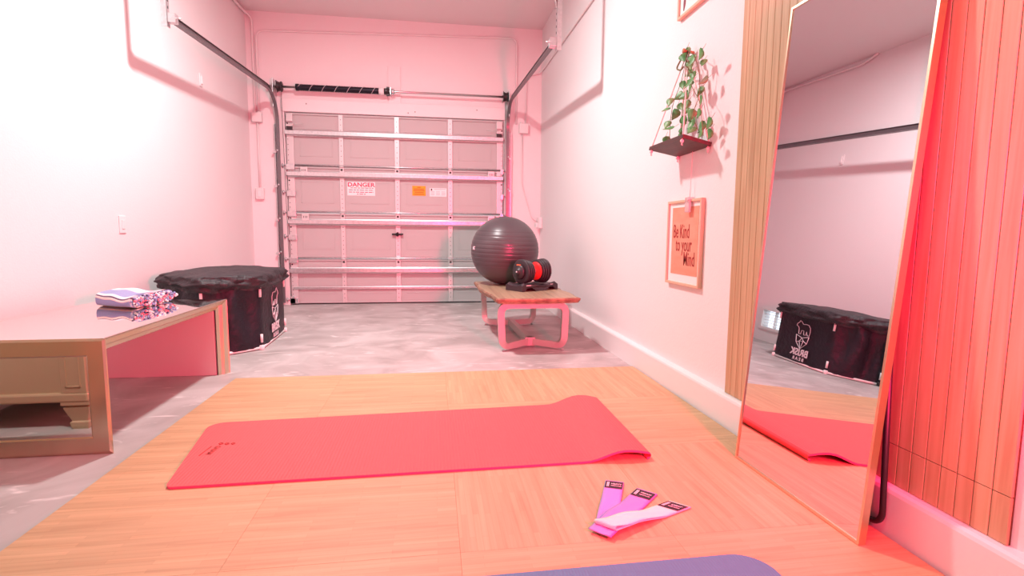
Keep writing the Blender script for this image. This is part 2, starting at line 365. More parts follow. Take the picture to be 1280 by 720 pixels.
for zc in (1.60, 1.07, 0.535):                                            # centre hinges at each joint
    for i in (1, 2, 3):
        m_ = MB().box((STX[i]-.024, YD-.024, zc-.075), (STX[i]+.024, YD-.017, zc+.035), .003)
        m_.tube([(STX[i]-.026, YD-.028, zc), (STX[i]+.026, YD-.028, zc)], .009, 10)
        m_.box((STX[i]-.012, YD-.027, zc-.045), (STX[i]+.012, YD-.0235, zc-.022), 0, 1)
        m_.build('hinge', [STILE, HOLE], gd)
    # square pull bracket near both ends, with the long thin tie wire
    for sx, xx in ((1, STX[0]+.145), (-1, STX[4]-.105)):
        m_ = MB().box((xx-.04, YD-.04, zc-.085), (xx+.04, YD-.03, zc-.008), .004)
        for d in (-.018, .002, .018): m_.box((xx+d-.003, YD-.041, zc-.06), (xx+d+.003, YD-.0395, zc-.035), 0, 1)
        m_.box((xx-.03, YD-.03, zc-.06), (xx+.03, YD, zc-.03))
        if zc > .6: m_.build('bracket', [STILE, HOLE], gd)
    m_ = MB().tube([(DX0+.03, YD-.02, zc+.012), (DX1-.03, YD-.02, zc+.012)], .009, 8)
    m_.build('joint_rail', GALV, gd)
for xx, s in ((DX0+.02, 1), (DX1-.02, -1)):
    for zc in (1.60, 1.07, .535, .06, 1.30, .80):
        m_ = MB().box((xx-.02, YD-.045, zc-.045), (xx+.075 if s > 0 else xx+.02, YD-.018, zc+.02) if s > 0 else (xx+.02, YD-.018, zc+.02), .004)
        m_.tube([(xx, YD-.035, zc), (xx-s*.05, YD-.035, zc)], .006, 8).lathe([(.022, 0), (.022, .012)], (xx-s*.045, YD-.035, zc), (-s, 0, 0), 14)
        m_.build('roller', GALV, gd)
for xx, s in ((DX0+.055, 1), (DX1-.055, -1)):                              # top roller brackets
    m_ = MB().box((xx-.035, YD-.05, 2.09), (xx+.035, YD-.018, 2.175), .004).box((xx-.035, YD-.06, 2.035), (xx+.035, YD-.018, 2.05))
    m_.box((xx-.03, YD-.045, 2.0), (xx+.03, YD-.018, 2.04), 0, 1).tube([(xx, YD-.05, 2.07), (xx+s*.15, YD-.05, 2.068)], .003, 6)
    m_.build('roller_bracket', [STILE, DARKM], gd)
m_ = MB().box((-.485, YD-.045, .818), (-.355, YD-.018, .842), .006).lathe([(.022, 0), (.022, .02), (.012, .03)], (-.42, YD-.04, .83), (0, -1, 0), 14).box((-.43, YD-.07, .805), (-.41, YD-.045, .855), .005)
lk = m_.build('slide_lock', BLACK, gd); lk['label'] = 'black slide lock handle'
m_ = MB()
for xx in (DX0+.03, DX1-.03): m_.box((xx-.03, YD-.045, .015), (xx+.03, YD-.018, .10), .004)
m_.build('bottom_bracket', GALV, gd)
bx((DX0+.006, YD+.002, .0005), (DX1-.006, YD+.04, .014), .003).build('weather_seal', BLACK, gd)
def face_text(mb, body, x, z, y, size, mi, sx=1.0, bold=0.0, align='CENTER'):
    return mb.text(body, frameM((x, y, z), (1, 0, 0), (0, 0, 1)), size, mi, .0003, sx, align, 0, bold)
# danger sign
ys = YD-.004
m_ = MB().box((-.990, ys, 1.278), (-.674, ys+.003, 1.436))
face_text(m_, 'DANGER', -.832, 1.402, ys-.0005, .066, 1, 1.16, .0016)
rnd = random.Random(3)
for r_, z in enumerate((1.366, 1.342, 1.318, 1.296)):
    x = -.972 + (.02 if r_ == 0 else .09 if r_ == 3 else 0); xe = -.692 - (.09 if r_ == 3 else 0)
    while x < xe:
        w = rnd.uniform(.018, .05); m_.box((x, ys-.0008, z-.004), (min(x+w, xe), ys, z+.004), 0, 2 if r_ < 2 else 1); x += w+.009
o = m_.build('warning_sign', [STICK_W, STICK_R, INKG], gd); o['label'] = 'white warning sign reading DANGER in red'
m_ = MB().box((-.244, ys, 1.290), (-.087, ys+.003, 1.405), .0)
for z, a, b in ((1.388, -.185, -.145), (1.368, -.225, -.105), (1.350, -.230, -.100), (1.330, -.215, -.110), (1.308, -.225, -.105)):
    m_.box((a, ys-.0008, z-.005), (b, ys, z+.004), 0, 1)
o = m_.build('orange_sticker', [STICK_O, mat('brown_print', (.42, .12, .01), .6)], gd); o['label'] = 'orange warning sticker'
m_ = MB().box((-.040, ys, 1.283), (.160, ys+.003, 1.382))
m_.box((-.026, ys-.0008, 1.352), (-.010, ys, 1.376), 0, 1).box((.012, ys-.0008, 1.366), (.150, ys, 1.372), 0, 2)
for r_ in range(4):
    for c_ in range(3): m_.box((-.028+c_*.064, ys-.0008, 1.300+r_*.013), (.018+c_*.064, ys, 1.304+r_*.013), 0, 2)
o = m_.build('instruction_label', [STICK_W, PRINT_D, mat('faint_print', (.55, .42, .44), .6)], gd); o['label'] = 'white instruction label'

# torsion shaft and spring
sp = thing('torsion_shaft', (-.40, YB-.10, 2.45), 'steel torsion shaft with dark spring above the garage door', 'door spring')
YS = YB-.10
MB().tube([(-1.80, YS, 2.45), (.90, YS, 2.45)], .0125, 12).build('shaft', SHAFT, sp)
n_ = 16; pts = [(-1.49+.89*i/n_, YS, 2.45) for i in range(n_+1)]
rs = [.034]*(n_+1)
prof = []
for i in range(140):
    h = .88*i/139; prof.append((.034+.0022*math.cos(i*PI), h))
MB().lathe(prof, (-1.485, YS, 2.45), (1, 0, 0), 20).lathe([(.038, 0), (.038, .03)], (-1.50, YS, 2.45), (1, 0, 0), 18, 0).build('spring', mat('oiled_spring_steel', (.02, .018, .028), .35, .6), sp)
hp = [(-1.47+.84*i/260, YS-.0355*math.cos(i*2*PI*6.2/260), 2.45+.0355*math.sin(i*2*PI*6.2/260)) for i in range(261)]
o = MB().tube(hp, .0028, 6).build('paint_stripe', mat('chalk_mark', (.55, .5, .52), .7), sp); o['label'] = 'pale spiral paint stripe'
m_ = MB().lathe([(.040, 0), (.040, .05), (.03, .06)], (-.60, YS, 2.45), (1, 0, 0), 18, 1).lathe([(.034, 0), (.034, .06)], (-.545, YS, 2.45), (1, 0, 0), 18, 0)
m_.box((-.535, YS-.05, 2.435), (-.50, YS+.05, 2.465), .006).box((-.515, YS-.012, 2.40), (-.485, YS+.012, 2.50), .004)
m_.build('winding_cone', [DARKM, WHITEPL], sp)
m_ = MB().box((-.475, YS-.04, 2.41), (-.462, YB-.02, 2.49), .004).lathe([(.035, 0), (.035, .03)], (-.46, YS, 2.45), (1, 0, 0), 18)
m_.build('bearing_bracket', GALV, sp)
struct('trim_3', bx((-.505, YB-.02, 2.341), (-.365, YB, 2.755), .003), WALL)
for xx in (-1.70, .83):
    m_ = MB().lathe([(.05, 0), (.056, .008), (.046, .014), (.05, .022), (.046, .030), (.05, .038), (.056, .046), (.05, .055)], (xx, YS, 2.45), (1, 0, 0), 24)
    for k in range(4): m_.box((xx-.006, YS-.012, 2.45+.03), (xx, YS+.012, 2.515), .003, 0, Matrix.Translation((xx, YS, 2.45)) @ Matrix.Rotation(k*PI/2+.4, 4, 'X') @ Matrix.Translation((-xx, -YS, -2.45)))
    m_.build('cable_drum', DARKM, sp)
    m_ = MB().box((xx+(-.04 if xx < 0 else .06), YS-.05, 2.22), (xx+(-.033 if xx < 0 else .067), YB, 2.53), .002)
    m_.build('end_bearing_plate', GALV, sp)
    MB().tube([(xx+.03, YS+.045, 2.43), (xx+(.05 if xx < 0 else .0), YB-.03, .10)], .0022, 6).build('lift_cable', DARKM, sp)

# curved roller tracks
def track(name, x, s, label):
    """s=+1: channel opens to +x (left track)"""
    t = thing(name, (x, YB-.055, 0), label, 'door track', 'garage door tracks')
    yv = YB-.055; zc, R = 2.06, 0.32
    end = Vector((x, 4.00, 2.285)); tang = Vector((0, -1, -.055)).normalized()
    # vertical, bend, then a nearly level run to the rear hanger
    a1 = PI/2+.055
    pts = [Vector((x, yv, .03)), Vector((x, yv, zc))] + [Vector((x, yv-R+R*math.cos(a), zc+R*math.sin(a))) for a in [a1*i/14 for i in range(1, 15)]]
    p_last = pts[-1]; pts.append(Vector((x, 4.00, p_last.z-(p_last.y-4.00)*.055)))
    pr = [(-.027, -.018), (.027, -.018), (.027, -.004), (.024, -.004), (.024, -.015), (-.024, -.015), (-.024, .012), (-.019, .018), (-.027, .018)]
    pr = [(a, b*s) for a, b in pr]
    MB().sweep(pts, pr, (1, 0, 0)).build('rail', TRACKM, t)
    e = pts[-1]
    # wall angle of the vertical run
    xa = x - s*.035
    m_ = MB().box((xa-.02, yv+.02, .03), (xa+.02, YB-.021, 2.05)).box((xa-.0015, yv-.02, .03), (xa+.0015, YB-.021, 2.05))
    for zz in (.25, .62, 1.0, 1.38, 1.76): m_.lathe([(.012, 0), (.012, .008)], (x-s*.012, yv-.024, zz), (0, -1, 0), 8).box((xa-.03, yv-.025, zz-.03), (xa+.01, yv+.02, zz-.005), .002)
    m_.build('track_bracket', GALV, t)
    # punched hanger strap
    xh = x - s*.03
    m_ = MB().box((xh-.002, e.y-.035, e.z-.06), (xh+.002, e.y+.005, ZC)).box((xh-.002 if s < 0 else xh-.034, e.y-.035, e.z-.06), (xh+.034 if s < 0 else xh+.002, e.y-.031, ZC))
    for k in range(22): m_.box((xh-.004, e.y-.021, e.z-.03+k*.045), (xh+.004, e.y-.011, e.z-.015+k*.045), 0, 1)
    m_.box((xh-.004, e.y-.03, e.z-.03), (x+s*.02, e.y+.02, e.z+.03), .002)
    m_.tube([(x, e.y-.015, e.z), (x+s*.05, e.y-.015, e.z)], .006, 8)
    m_.build('hanger', [GALV, HOLE], t)
    if s < 0: MB().tube([(xh, e.y-.02, e.z+.24), (xh-.25, e.y-.1, ZC)], .010, 6).build('brace', GALV, t)
track('door_track', -1.715, 1, 'steel garage door track on the left, near the towel table wall')
track('door_track', .885, -1, 'steel garage door track on the right, by the exercise ball wall')

# conduits, boxes, switch
yc = YB-.014
def conduit(pts, r=.011, rr=.09): return MB().tube(fillet(pts, rr), r, 8)
o = conduit([(-1.925, yc, 2.16), (-1.925, yc, 3.06), (.995, yc, 3.15), (.995, yc, 2.16)]).build('conduit', PAINTED); tag(o, 'painted conduit arching high over the garage door from side to side', 'conduit')
o = conduit([(-1.965, yc, 2.16), (-1.965, yc, 3.20), (XL+.022, yc-.10, 3.23), (XL+.022, 5.15, 3.21), (XL+.022, 4.98, ZC-.005)], .013, .06).build('conduit', PAINTED); tag(o, 'painted conduit climbing the left back corner and along the ceiling', 'conduit')
o = conduit([(-1.945, yc, 1.34), (-1.945, yc, 2.08)]).build('conduit', PAINTED); tag(o, 'straight painted conduit between junction box and outlet, left of the garage door', 'conduit')
o = conduit([(1.115, yc, 2.16), (1.115, yc, 2.72), (XR-.013, yc-.02, 2.775), (XR-.013, 4.3, 2.745), (XR-.013, 2.9, 2.745)], .009, .07).build('conduit', PAINTED); tag(o, 'thin painted conduit running level along the upper right wall', 'conduit')
o = conduit([(1.07, yc, 2.05), (1.07, yc, 1.45), (1.20, yc, 1.04), (XR-.02, yc, .99)], .007, .05).build('conduit', PAINTED); tag(o, 'painted cable dropping from the right junction box to the corner outlet', 'cable')
m_ = MB().box((-1.995, YB-.055, 2.07), (-1.89, YB, 2.175), .006).lathe([(.016, 0), (.016, .02)], (-1.965, YB-.03, 2.17), (0, 0, 1), 10).lathe([(.016, 0), (.016, .02)], (-1.925, YB-.03, 2.17), (0, 0, 1), 10)
tag(m_.build('junction_box', PAINTED), 'square painted junction box left of the garage door under two conduits', 'junction box')
m_ = MB().box((1.03, YB-.055, 2.05), (1.14, YB, 2.165), .006).lathe([(.016, 0), (.016, .02)], (1.0+.055, YB-.03, 2.16), (0, 0, 1), 10)
tag(m_.build('junction_box', PAINTED), 'square painted junction box right of the garage door', 'junction box')
ot = thing('outlet', (-1.945, YB-.03, 1.28), 'surface mounted outlet on the back wall above the black tub', 'outlet')
MB().box((-1.99, YB-.045, 1.215), (-1.90, YB, 1.345), .008).build('box', PAINTED, ot)
MB().box((-1.963, YB-.052, 1.24), (-1.927, YB-.044, 1.32), .006).build('socket', WHITEPL, ot)
ot = thing('outlet', (XR-.03, YB-.10, .98), 'white outlet in the right corner above the exercise ball', 'outlet')
MB().box((XR-.045, YB-.16, .915), (XR, YB-.05, 1.05), .008).build('box', WHITEPL, ot)
MB().box((XR-.075, YB-.13, .925), (XR-.043, YB-.08, .985), .008).build('plug', WHITEPL, ot)
sw = thing('light_switch', (XL, 3.85, .89), 'white blank switch plate on the left wall above the towels', 'switch')
MB().box((XL, 3.815, .832), (XL+.007, 3.89, .948), .004).build('plate', WHITEPL, sw)
MB().box((XL+.006, 3.837, .86), (XL+.011, 3.868, .92), .003).build('rocker', WHITEPL, sw)
m_ = MB().box((XL, 5.17, 2.13), (XL+.010, 5.225, 2.24), .004).box((XL+.009, 5.185, 2.15), (XL+.022, 5.21, 2.22), .004)
tag(m_.build('wall_sensor', WHITEPL), 'small white plate high on the left wall under the door track', 'wall plate')

# ------------------------------------------------------------------ wood slat panels on the right wall
def slats(name, y0, y1, z0, z1, n, seam, label):
    m_ = MB(); d = (y1-y0)/n; th = .010
    m_.box((XR-.004, y0, z0), (XR, y1, z1), 0, 1)
    for k in range(n):
        a, b = y0+k*d+.0008, y0+(k+1)*d-.0008
        segs = [(z0, z1)] if not seam else [(z0, seam-.001), (seam+.001, z1)]
        for p, q in segs:
            m_.prism([(0, 0), (-th+.0012, 0), (-th, .0012), (-th, (b-a)-.0012), (-th+.0012, b-a), (0, b-a)], (XR-.001, a, p), (1, 0, 0), (0, 1, 0), (0, 0, q-p), 0)
    return tag(m_.build(name, [SLAT, GROOVE]), label, 'wall panel', None)
slats('slat_wall_panel', 1.552, 2.145, .151, 2.55, 14, None, 'tall tan slatted wood wall panel on the far side of the mirror')
slats('slat_wall_panel', .958, 1.550, .151, 2.55, 14, .265, 'tall tan slatted wood wall panel on the near side of the mirror')

# ------------------------------------------------------------------ foam floor tiles
TX0, TY1, TS, TZ = -1.13, 3.155, .5975, .012
k = 0
colname = ['leftmost', 'second from left', 'second from right', 'rightmost']
rowname = ['first row from garage door', 'second row from garage door', 'third row from garage door', 'fourth row from garage door', 'last row']
GAP = .0002
for r in range(5):
    for c in range(4):
        x0 = TX0+c*TS; y1 = TY1-r*TS*1.025; y0 = y1-TS*1.025
        m_ = MB().box((x0+GAP, y0+GAP, 0.0005), (x0+TS-GAP, y1-GAP, TZ), .0005)
        m = TILE_X if (c < 2 or r % 2 == 1) else TILE_Y
        o = m_.build('foam_mat_tile', m, None, True, (x0+TS/2, (y0+y1)/2, 0))
        tag(o, 'wood grain foam tile, %s in the %s' % (colname[c], rowname[r]), 'mat tile', 'interlocking foam mat tiles')

# ------------------------------------------------------------------ mirrored coffee table
TBX0, TBX1, TBY0, TBY1, TBZ = -1.90, -1.222, 2.145, 3.335, 0.450
tb = thing('mirrored_coffee_table', ((TBX0+TBX1)/2, (TBY0+TBY1)/2, 0), 'low champagne mirrored waterfall table holding folded towels by the left wall', 'coffee table')
TH = .058
# body: top slab and two end slabs
def slab_frame(mb, o, u, v, w_, h_, bd, nrm, depth, mi=0):
    """four bevelled mirror strips round a rectangle; o corner, u/v unit axes, nrm outward"""
    o, u, v, nn = Vector(o), Vector(u), Vector(v), Vector(nrm)
    O = [(0, 0), (w_, 0), (w_, h_), (0, h_)]; I = [(bd, bd), (w_-bd, bd), (w_-bd, h_-bd), (bd, h_-bd)]
    M1 = [(bd*.12, bd*.12), (w_-bd*.12, bd*.12), (w_-bd*.12, h_-bd*.12), (bd*.12, h_-bd*.12)]
    M2 = [(bd*.9, bd*.9), (w_-bd*.9, bd*.9), (w_-bd*.9, h_-bd*.9), (bd*.9, h_-bd*.9)]
    rings = [(O, 0), (M1, depth), (M2, depth), (I, depth*.3)]
    vs = []
    for ring, hh in rings: vs += [o+u*a+v*b+nn*hh for a, b in ring]
    fs = []
    for q in range(3):
        for i in range(4): fs.append([q*4+i, q*4+(i+1) % 4, (q+1)*4+(i+1) % 4, (q+1)*4+i])
    mb.add(vs, fs, mi)
MB().box((TBX0, TBY0, TBZ-TH), (TBX1-TH, TBY1, TBZ-.004), .003).box((TBX1-TH-.01, TBY0, TBZ-.006), (TBX1, TBY1, TBZ-.004)).build('top_slab', CHAMPD, tb)
m_ = MB(); m_.box((TBX0+.004, TBY0+.004, TBZ-.006), (TBX1-.004, TBY1-.004, TBZ-.0005), .002); m_.build('top_mirror', TMIRROR, tb)
for (ya, yb) in ((TBY0, TBY0+TH), (TBY1-TH, TBY1)):
    near = ya < 2.5
    MB().box((TBX0, ya+.002, 0), (TBX1-TH, yb, TBZ-TH+.002), .003).box((TBX1-TH-.01, TBY0+.002 if near else TBY1-.005, 0), (TBX1-.0005, TBY0+.005 if near else TBY1, TBZ-.005)).build('end_slab', CHAMPD if near else PANELIN, tb)
# near face: mirror with wide strips
bd = .068
m_ = MB(); slab_frame(m_, (TBX0, TBY0+.001, .004), (1, 0, 0), (0, 0, 1), TBX1-TBX0, TBZ-.006, bd, (0, -1, 0), .005); m_.build('border_strip', CHAMP, tb, False)
MB().box((TBX0+bd-.002, TBY0-.001, bd), (TBX1-bd+.002, TBY0+.003, TBZ-bd), 0).build('face_mirror', TMIRROR, tb)
# long right edge: bevelled champagne strips, mitred at the corners, on top slab and both ends
def edge_strip(y0, z0, y1, z1, name):
    pass
m_ = MB()
Y0, Y1, Z1 = TBY0, TBY1, TBZ
outer = [(Y0, 0), (Y0, Z1), (Y1, Z1), (Y1, 0)]; inner = [(Y0+TH, 0), (Y0+TH, Z1-TH), (Y1-TH, Z1-TH), (Y1-TH, 0)]
def lerp(a, b, t): return (a[0]+(b[0]-a[0])*t, a[1]+(b[1]-a[1])*t)
prof = [(0, 0.0), (.07, .001), (.12, -.004), (.52, -.018), (.57, -.022), (.66, -.034), (.92, -.043), (1, -.046)]
for i in range(3):
    for k in range(len(prof)-1):
        t0, h0 = prof[k]; t1, h1 = prof[k+1]
        a = lerp(outer[i], inner[i], t0); b = lerp(outer[i+1], inner[i+1], t0); c = lerp(outer[i+1], inner[i+1], t1); d = lerp(outer[i], inner[i], t1)
        m_.add([(TBX1+h0, *a), (TBX1+h0, *b), (TBX1+h1, *c), (TBX1+h1, *d)], [[0, 1, 2, 3]], 0)
m_.build('edge_moulding', CHAMP, tb, False)

# champagne cabinet left of the camera, seen in the table's mirror
cb = thing('media_cabinet', (-1.74, 1.25, 0), 'champagne painted cabinet on tapered feet, reflected in the mirrored table', 'cabinet')
CX0, CX1, CY0, CY1 = -2.02, -1.46, .45, 1.87
MB().box((CX0+.01, CY0+.01, .15), (CX1-.012, CY1-.012, .80), .003).build('body', CABINET, cb)
MB().box((CX0-.0, CY0-.015, .80), (CX1+.015, CY1+.015, .83), .006).build('top', CABINET, cb)
MB().box((CX0+.0, CY0, .125), (CX1+.004, CY1+.004, .165), .008, 0).build('plinth_moulding', CABINET, cb)
for xx in (CX0+.055, CX1-.05):
    for yy in (CY0+.055, CY1-.055):
        m_ = MB(); sec = [(.030, 0), (.034, .012), (.036, .03), (.030, .036), (.046, .085), (.050, .100), (.040, .104), (.055, .112), (.055, .126)]
        vs = []; fs = []
        for w_, z in sec: vs += [(xx-w_, yy-w_, z), (xx+w_, yy-w_, z), (xx+w_, yy+w_, z), (xx-w_, yy+w_, z)]
        for q in range(len(sec)-1):
            for i in range(4): fs.append([q*4+i, q*4+(i+1) % 4, (q+1)*4+(i+1) % 4, (q+1)*4+i])
        fs += [[3, 2, 1, 0], [len(vs)-4+i for i in range(4)]]
        m_.add(vs, fs); m_.build('foot', CABINET, cb)
m_ = MB()
for (a, b) in ((CX1-.10, CX1-.002),):
    m_.box((a, CY1-.014, .165), (b, CY1-.0005, .80), .002)
    m_.box((a+.02, CY1-.004, .19), (a+.026, CY1+.004, .77), .001).box((b-.026, CY1-.004, .19), (b-.02, CY1+.004, .77), .001).box((a+.02, CY1-.004, .19), (b-.02, CY1+.004, .197), .001)
m_.build('pilaster', CABINET, cb)
for (a, b) in ((CY0+.05, (CY0+CY1)/2-.004), ((CY0+CY1)/2+.004, CY1-.05)):
    d_ = MB().box((CX1-.014, a, .18), (CX1+.004, b, .785), .003).box((CX1+.004, a+.05, .23), (CX1+.008, b-.05, .235)).box((CX1+.004, a+.05, .73), (CX1+.008, b-.05, .735)).build('door', CABINET, cb)
    e_ = b-.03 if a < 1 else a+.03
    MB().lathe([(.006, 0), (.006, .012), (.014, .02), (.010, .03)], (CX1+.004, e_, .5), (1, 0, 0), 14).build('knob', GOLD, d_)
    for zz in (.25, .70):
        h_ = (CY0+.05) if a < 1 else (CY1-.05)
        MB().tube([(CX1+.004, h_, zz-.03), (CX1+.004, h_, zz+.03)], .006, 8).build('hinge', DARKM, d_)

# ------------------------------------------------------------------ folded towels on the table
def stripe_mat():
    m = mat('striped_towel', (.5, .5, .6), .9, sheen=.3); nt = m.node_tree; b = nt.nodes['Principled BSDF']; L = nt.links.new
    uv = N(nt, 'ShaderNodeAttribute', attribute_name='stripe')
    r = N(nt, 'ShaderNodeValToRGB'); r.color_ramp.interpolation = 'CONSTANT'; e = r.color_ramp.elements
    blue = (.24, .32, .56, 1); cream = (.80, .72, .66, 1); navy = (.05, .025, .08, 1); wh = (.82, .80, .82, 1)
    seq = [(0, cream), (.04, blue), (.17, cream), (.215, navy), (.255, wh), (.31, blue), (.40, wh), (.455, navy), (.49, blue), (.62, wh), (.70, blue), (.85, cream)]
    e[0].color = seq[0][1]; e[0].position = 0; e[1].position = seq[1][0]; e[1].color = seq[1][1]
    for p_, c_ in seq[2:]:
        q = e.new(p_); q.color = c_
    L(uv.outputs['Fac'], r.inputs[0]); L(r.outputs[0], b.inputs['Base Color'])
    n = N(nt, 'ShaderNodeTexNoise'); n.inputs['Scale'].default_value = 260; bp = N(nt, 'ShaderNodeBump'); bp.inputs['Strength'].default_value = .5; bp.inputs['Distance'].default_value = .004
    tc = N(nt, 'ShaderNodeTexCoord'); L(tc.outputs['Object'], n.inputs[0]); L(n.outputs['Fac'], bp.inputs['Height']); L(bp.outputs[0], b.inputs['Normal'])
    return m
STRIPE = stripe_mat()
POM = [mat('pompom_lilac', (.26, .33, .55), .9), mat('pompom_white', (.82, .80, .80), .9), mat('pompom_pink', (.80, .22, .30), .9), mat('pompom_navy', (.06, .04, .10), .9)]
def towel(z0, h, seed, label, ph):
    # folded bundle: rounded fold faces -y (towards the camera), pompom hems stacked on +x
    x0, x1, y0, y1 = -1.555, -1.325, 2.475, 2.90
    t = thing('folded_towel', (-1.65, 3.15, z0), label, 'towel')
    nu, nv = 26, 40; rr = random.Random(seed)
    def SK(x, y, z): a = (x-x0)/(x1-x0); b = (y-y0)/(y1-y0); return Vector((-1.752+.222*a-.045*b+.075*a*b, 3.02-.12*a+.35*b+.05*a*b, z))
    def fn(u, v):
        x = x0 + (x1-x0)*u
        a = 2*PI*v; c, s = math.cos(a), math.sin(a); e = .42
        yy = (abs(c)**e)*(1 if c > 0 else -1); zz = (abs(s)**.75)*(1 if s > 0 else -1)
        wv = .006*math.sin(u*5+seed) + .004*math.sin(u*11+v*6+seed*2)
        fl = 1 - .35*max(0, -s)
        y = (y0+y1)/2 - (y1-y0)/2*yy*(1-.02*math.sin(u*7+seed)); z = z0+h/2 + h/2*zz + (wv if s > -.2 else 0)*(1 if s > 0 else .4)
        return SK(x, y, max(z, z0))
    m_ = MB().grid(fn, nu, nv, 0, True)
    w_ = nu+1
    for i in (0, nu): m_.add([m_.v[j*w_+i] for j in range(nv)], [list(range(nv))], 0)
    o = m_.build('cloth', STRIPE, t)
    at = o.data.attributes.new('stripe', 'FLOAT', 'POINT')
    vals = []
    for i in range(len(o.data.vertices)):
        j = (i // w_) if i < w_*(nv+1) else (i-w_*(nv+1)) % nv
        vals.append(((j/nv)+ph) % 1.0)
    at.data.foreach_set('value', vals)
    # pompom hem: hundreds of tufts, uncountable
    m_ = MB(); idx = 0
    for k in range(230):
        a = rr.random()*2*PI; q = math.sqrt(rr.random())
        y = (y0+y1)/2 + math.cos(a)*q*(y1-y0)/2*.96; z = z0+h/2+math.sin(a)*q*h/2*.88
        x = x1 + rr.uniform(.006, .028)
        r = rr.uniform(.005, .0085)
        bm = bmesh.new(); bmesh.ops.create_icosphere(bm, subdivisions=1, radius=r)
        for v in bm.verts: v.co *= 1+rr.uniform(-.25, .25)
        m_.bm(bm, rr.choices([0, 1, 2, 3], [40, 40, 12, 8])[0], True, Matrix.Translation(SK(x, y, max(z, z0+r))))
    p_ = m_.build('pompom_trim', POM, t, False); p_['kind'] = 'stuff'; p_['label'] = 'pink white and lilac pompom hem'
towel(TBZ+.0008, .070, 1, 'folded lilac striped towel with a pompom hem lying on the mirrored table', .15)

# ------------------------------------------------------------------ black cold tub with cover
tub = thing('cold_plunge_tub', (-1.55, 4.30, 0), 'black fabric tub with fitted cover and white bear logo beside the table', 'tub')
PLY = [Vector(p) for p in ((-1.235, 3.97), (-1.265, 4.68), (-1.62, 4.98), (-1.93, 4.62), (-1.88, 4.00), (-1.515, 3.70))]
CEN = sum(PLY, Vector((0, 0)))/6
NS = 12
def ring_pt(t, out=0.0):
    """t in 0..6 along the polygon"""
    i = int(t) % 6; f = t-int(t); p = PLY[i].lerp(PLY[(i+1) % 6], f)
    d = (PLY[(i+1) % 6]-PLY[i]).normalized(); nrm_ = Vector((d.y, -d.x)); 
    if nrm_.dot(p-CEN) < 0: nrm_ = -nrm_
    return p + (p-CEN).normalized()*out, nrm_, f
HT = .50
def tubwall(u, v):
    t = u*6; t = t % 6; p, nn, f = ring_pt(t)
    i = int(t) % 6; bulge = math.sin(PI*f)
    amp = (.006 if i == 0 else .022)
    w_ = noise.noise(Vector((f*3.2+i*7, v*2.2, 3)))*amp*2 + noise.noise(Vector((f*7+i*3, v*5, 9)))*amp*.8
    # the folded-in gusset between two rods
    gus = -.035*math.exp(-((f-.28)/.10)**2)*(1-.3*v) if i == 5 else 0
    q = p + nn*(bulge*(w_+.010)+gus)
    return Vector((q.x, q.y, .018 + v*(HT-.018)))
m_ = MB().grid(tubwall, 6*NS, 14, 0, True, True)
m_.build('tub_wall', BLKFAB, tub)
# cover: sagging top with a skirt
def cover(u, v):
    t = (u*6) % 6; p, nn, f = ring_pt(t, .022)
    wob = noise.noise(Vector((t*1.7, 5, 1)))*.014 + .010*math.sin(t*9)*noise.noise(Vector((t*2, 1, 4)))
    if v < .5:
        k = v/.5; z = .445 + (.548-.445)*k + (noise.noise(Vector((t*3, k*2, 7)))*.024)*(1-.4*k) + wob*(1-k)
        q = p + nn*(.008+.016*math.sin(PI*k) + noise.noise(Vector((t*4.3, k*3, 2)))*.034 + noise.noise(Vector((t*9, k*7, 6)))*.014)
        return Vector((q.x, q.y, z))
    k = (v-.5)/.5; q = p.lerp(CEN, k)
    z = .548 + .022*math.sin(k*PI*.6) + noise.noise(Vector((q.x*7, q.y*7, 3)))*.012*(1-.2*k) + wob*(1-k)*.4
    return Vector((q.x, q.y, z))
m_ = MB().grid(cover, 6*NS*2, 24, 0, True, True)
cv = m_.build('cover', BLKLID, tub); cv['label'] = 'slack black fabric cover'
zp = .0
for i in range(6):
    p = PLY[i]; q = CEN + (p-CEN)*.985; out = (p-CEN).normalized()
    for (a, b) in ((.385, .452), (.055, .115)):
        c_ = p + out*.006
        MB().tube([(c_.x, c_.y, a), (c_.x, c_.y, b)], .0095, 10).build('rod', PVC, tub)
    c_ = p + out*.004
    MB().lathe([(.016, 0), (.018, .004), (.018, .03), (.013, .034)], (c_.x, c_.y, .001), (0, 0, 1), 14).build('foot', PVC if i != 5 else BLACK, tub)
    p2 = PLY[(i+1) % 6]
    o = MB().tube([(p.x, p.y, .014), (p2.x, p2.y, .014)], .0105, 10).build('base_rail', PVC, tub)
# logo on the side facing the mirror: bear on a faceted shield, wordmark below
a_, b_ = PLY[0], PLY[1]; e_ = (b_-a_).normalized(); nn = Vector((e_.y, -e_.x)); nn = nn if nn.x > 0 else -nn
LM = lambda s_, z, o_=.019: Vector((a_.x+e_.x*s_+nn.x*o_, a_.y+e_.y*s_+nn.y*o_, z))
m_ = MB(); cx, cz, sc = .345, .270, .0132
def stroke(pts, closed=False, r=.0030):
    P = [LM(cx+x*sc, cz+z*sc) for x, z in pts]
    m_.tube(P, r, 6, 0, closed)
bear = [(-7, 3.5), (-6.6, 6.5), (-4.6, 8.5), (-2, 8.8), (1, 8.4), (3, 10), (4.6, 10.6), (5.2, 9.4), (7, 8.2), (7.4, 6.8), (5.6, 6.2), (4.6, 5), (4, 1.2), (2.2, 1.2), (1.6, 4.0), (-.5, 4.0), (-1, 1.2), (-3, 1.2), (-3.4, 3.6), (-4.6, 1.2), (-6.6, 1.2)]
stroke(bear, True)
stroke([(-6.8, .4), (0, -1.2), (6.2, .4)]); stroke([(-6.8, .4), (-5.6, -4.6), (0, -9.2), (5.2, -4.8), (6.2, .4)])
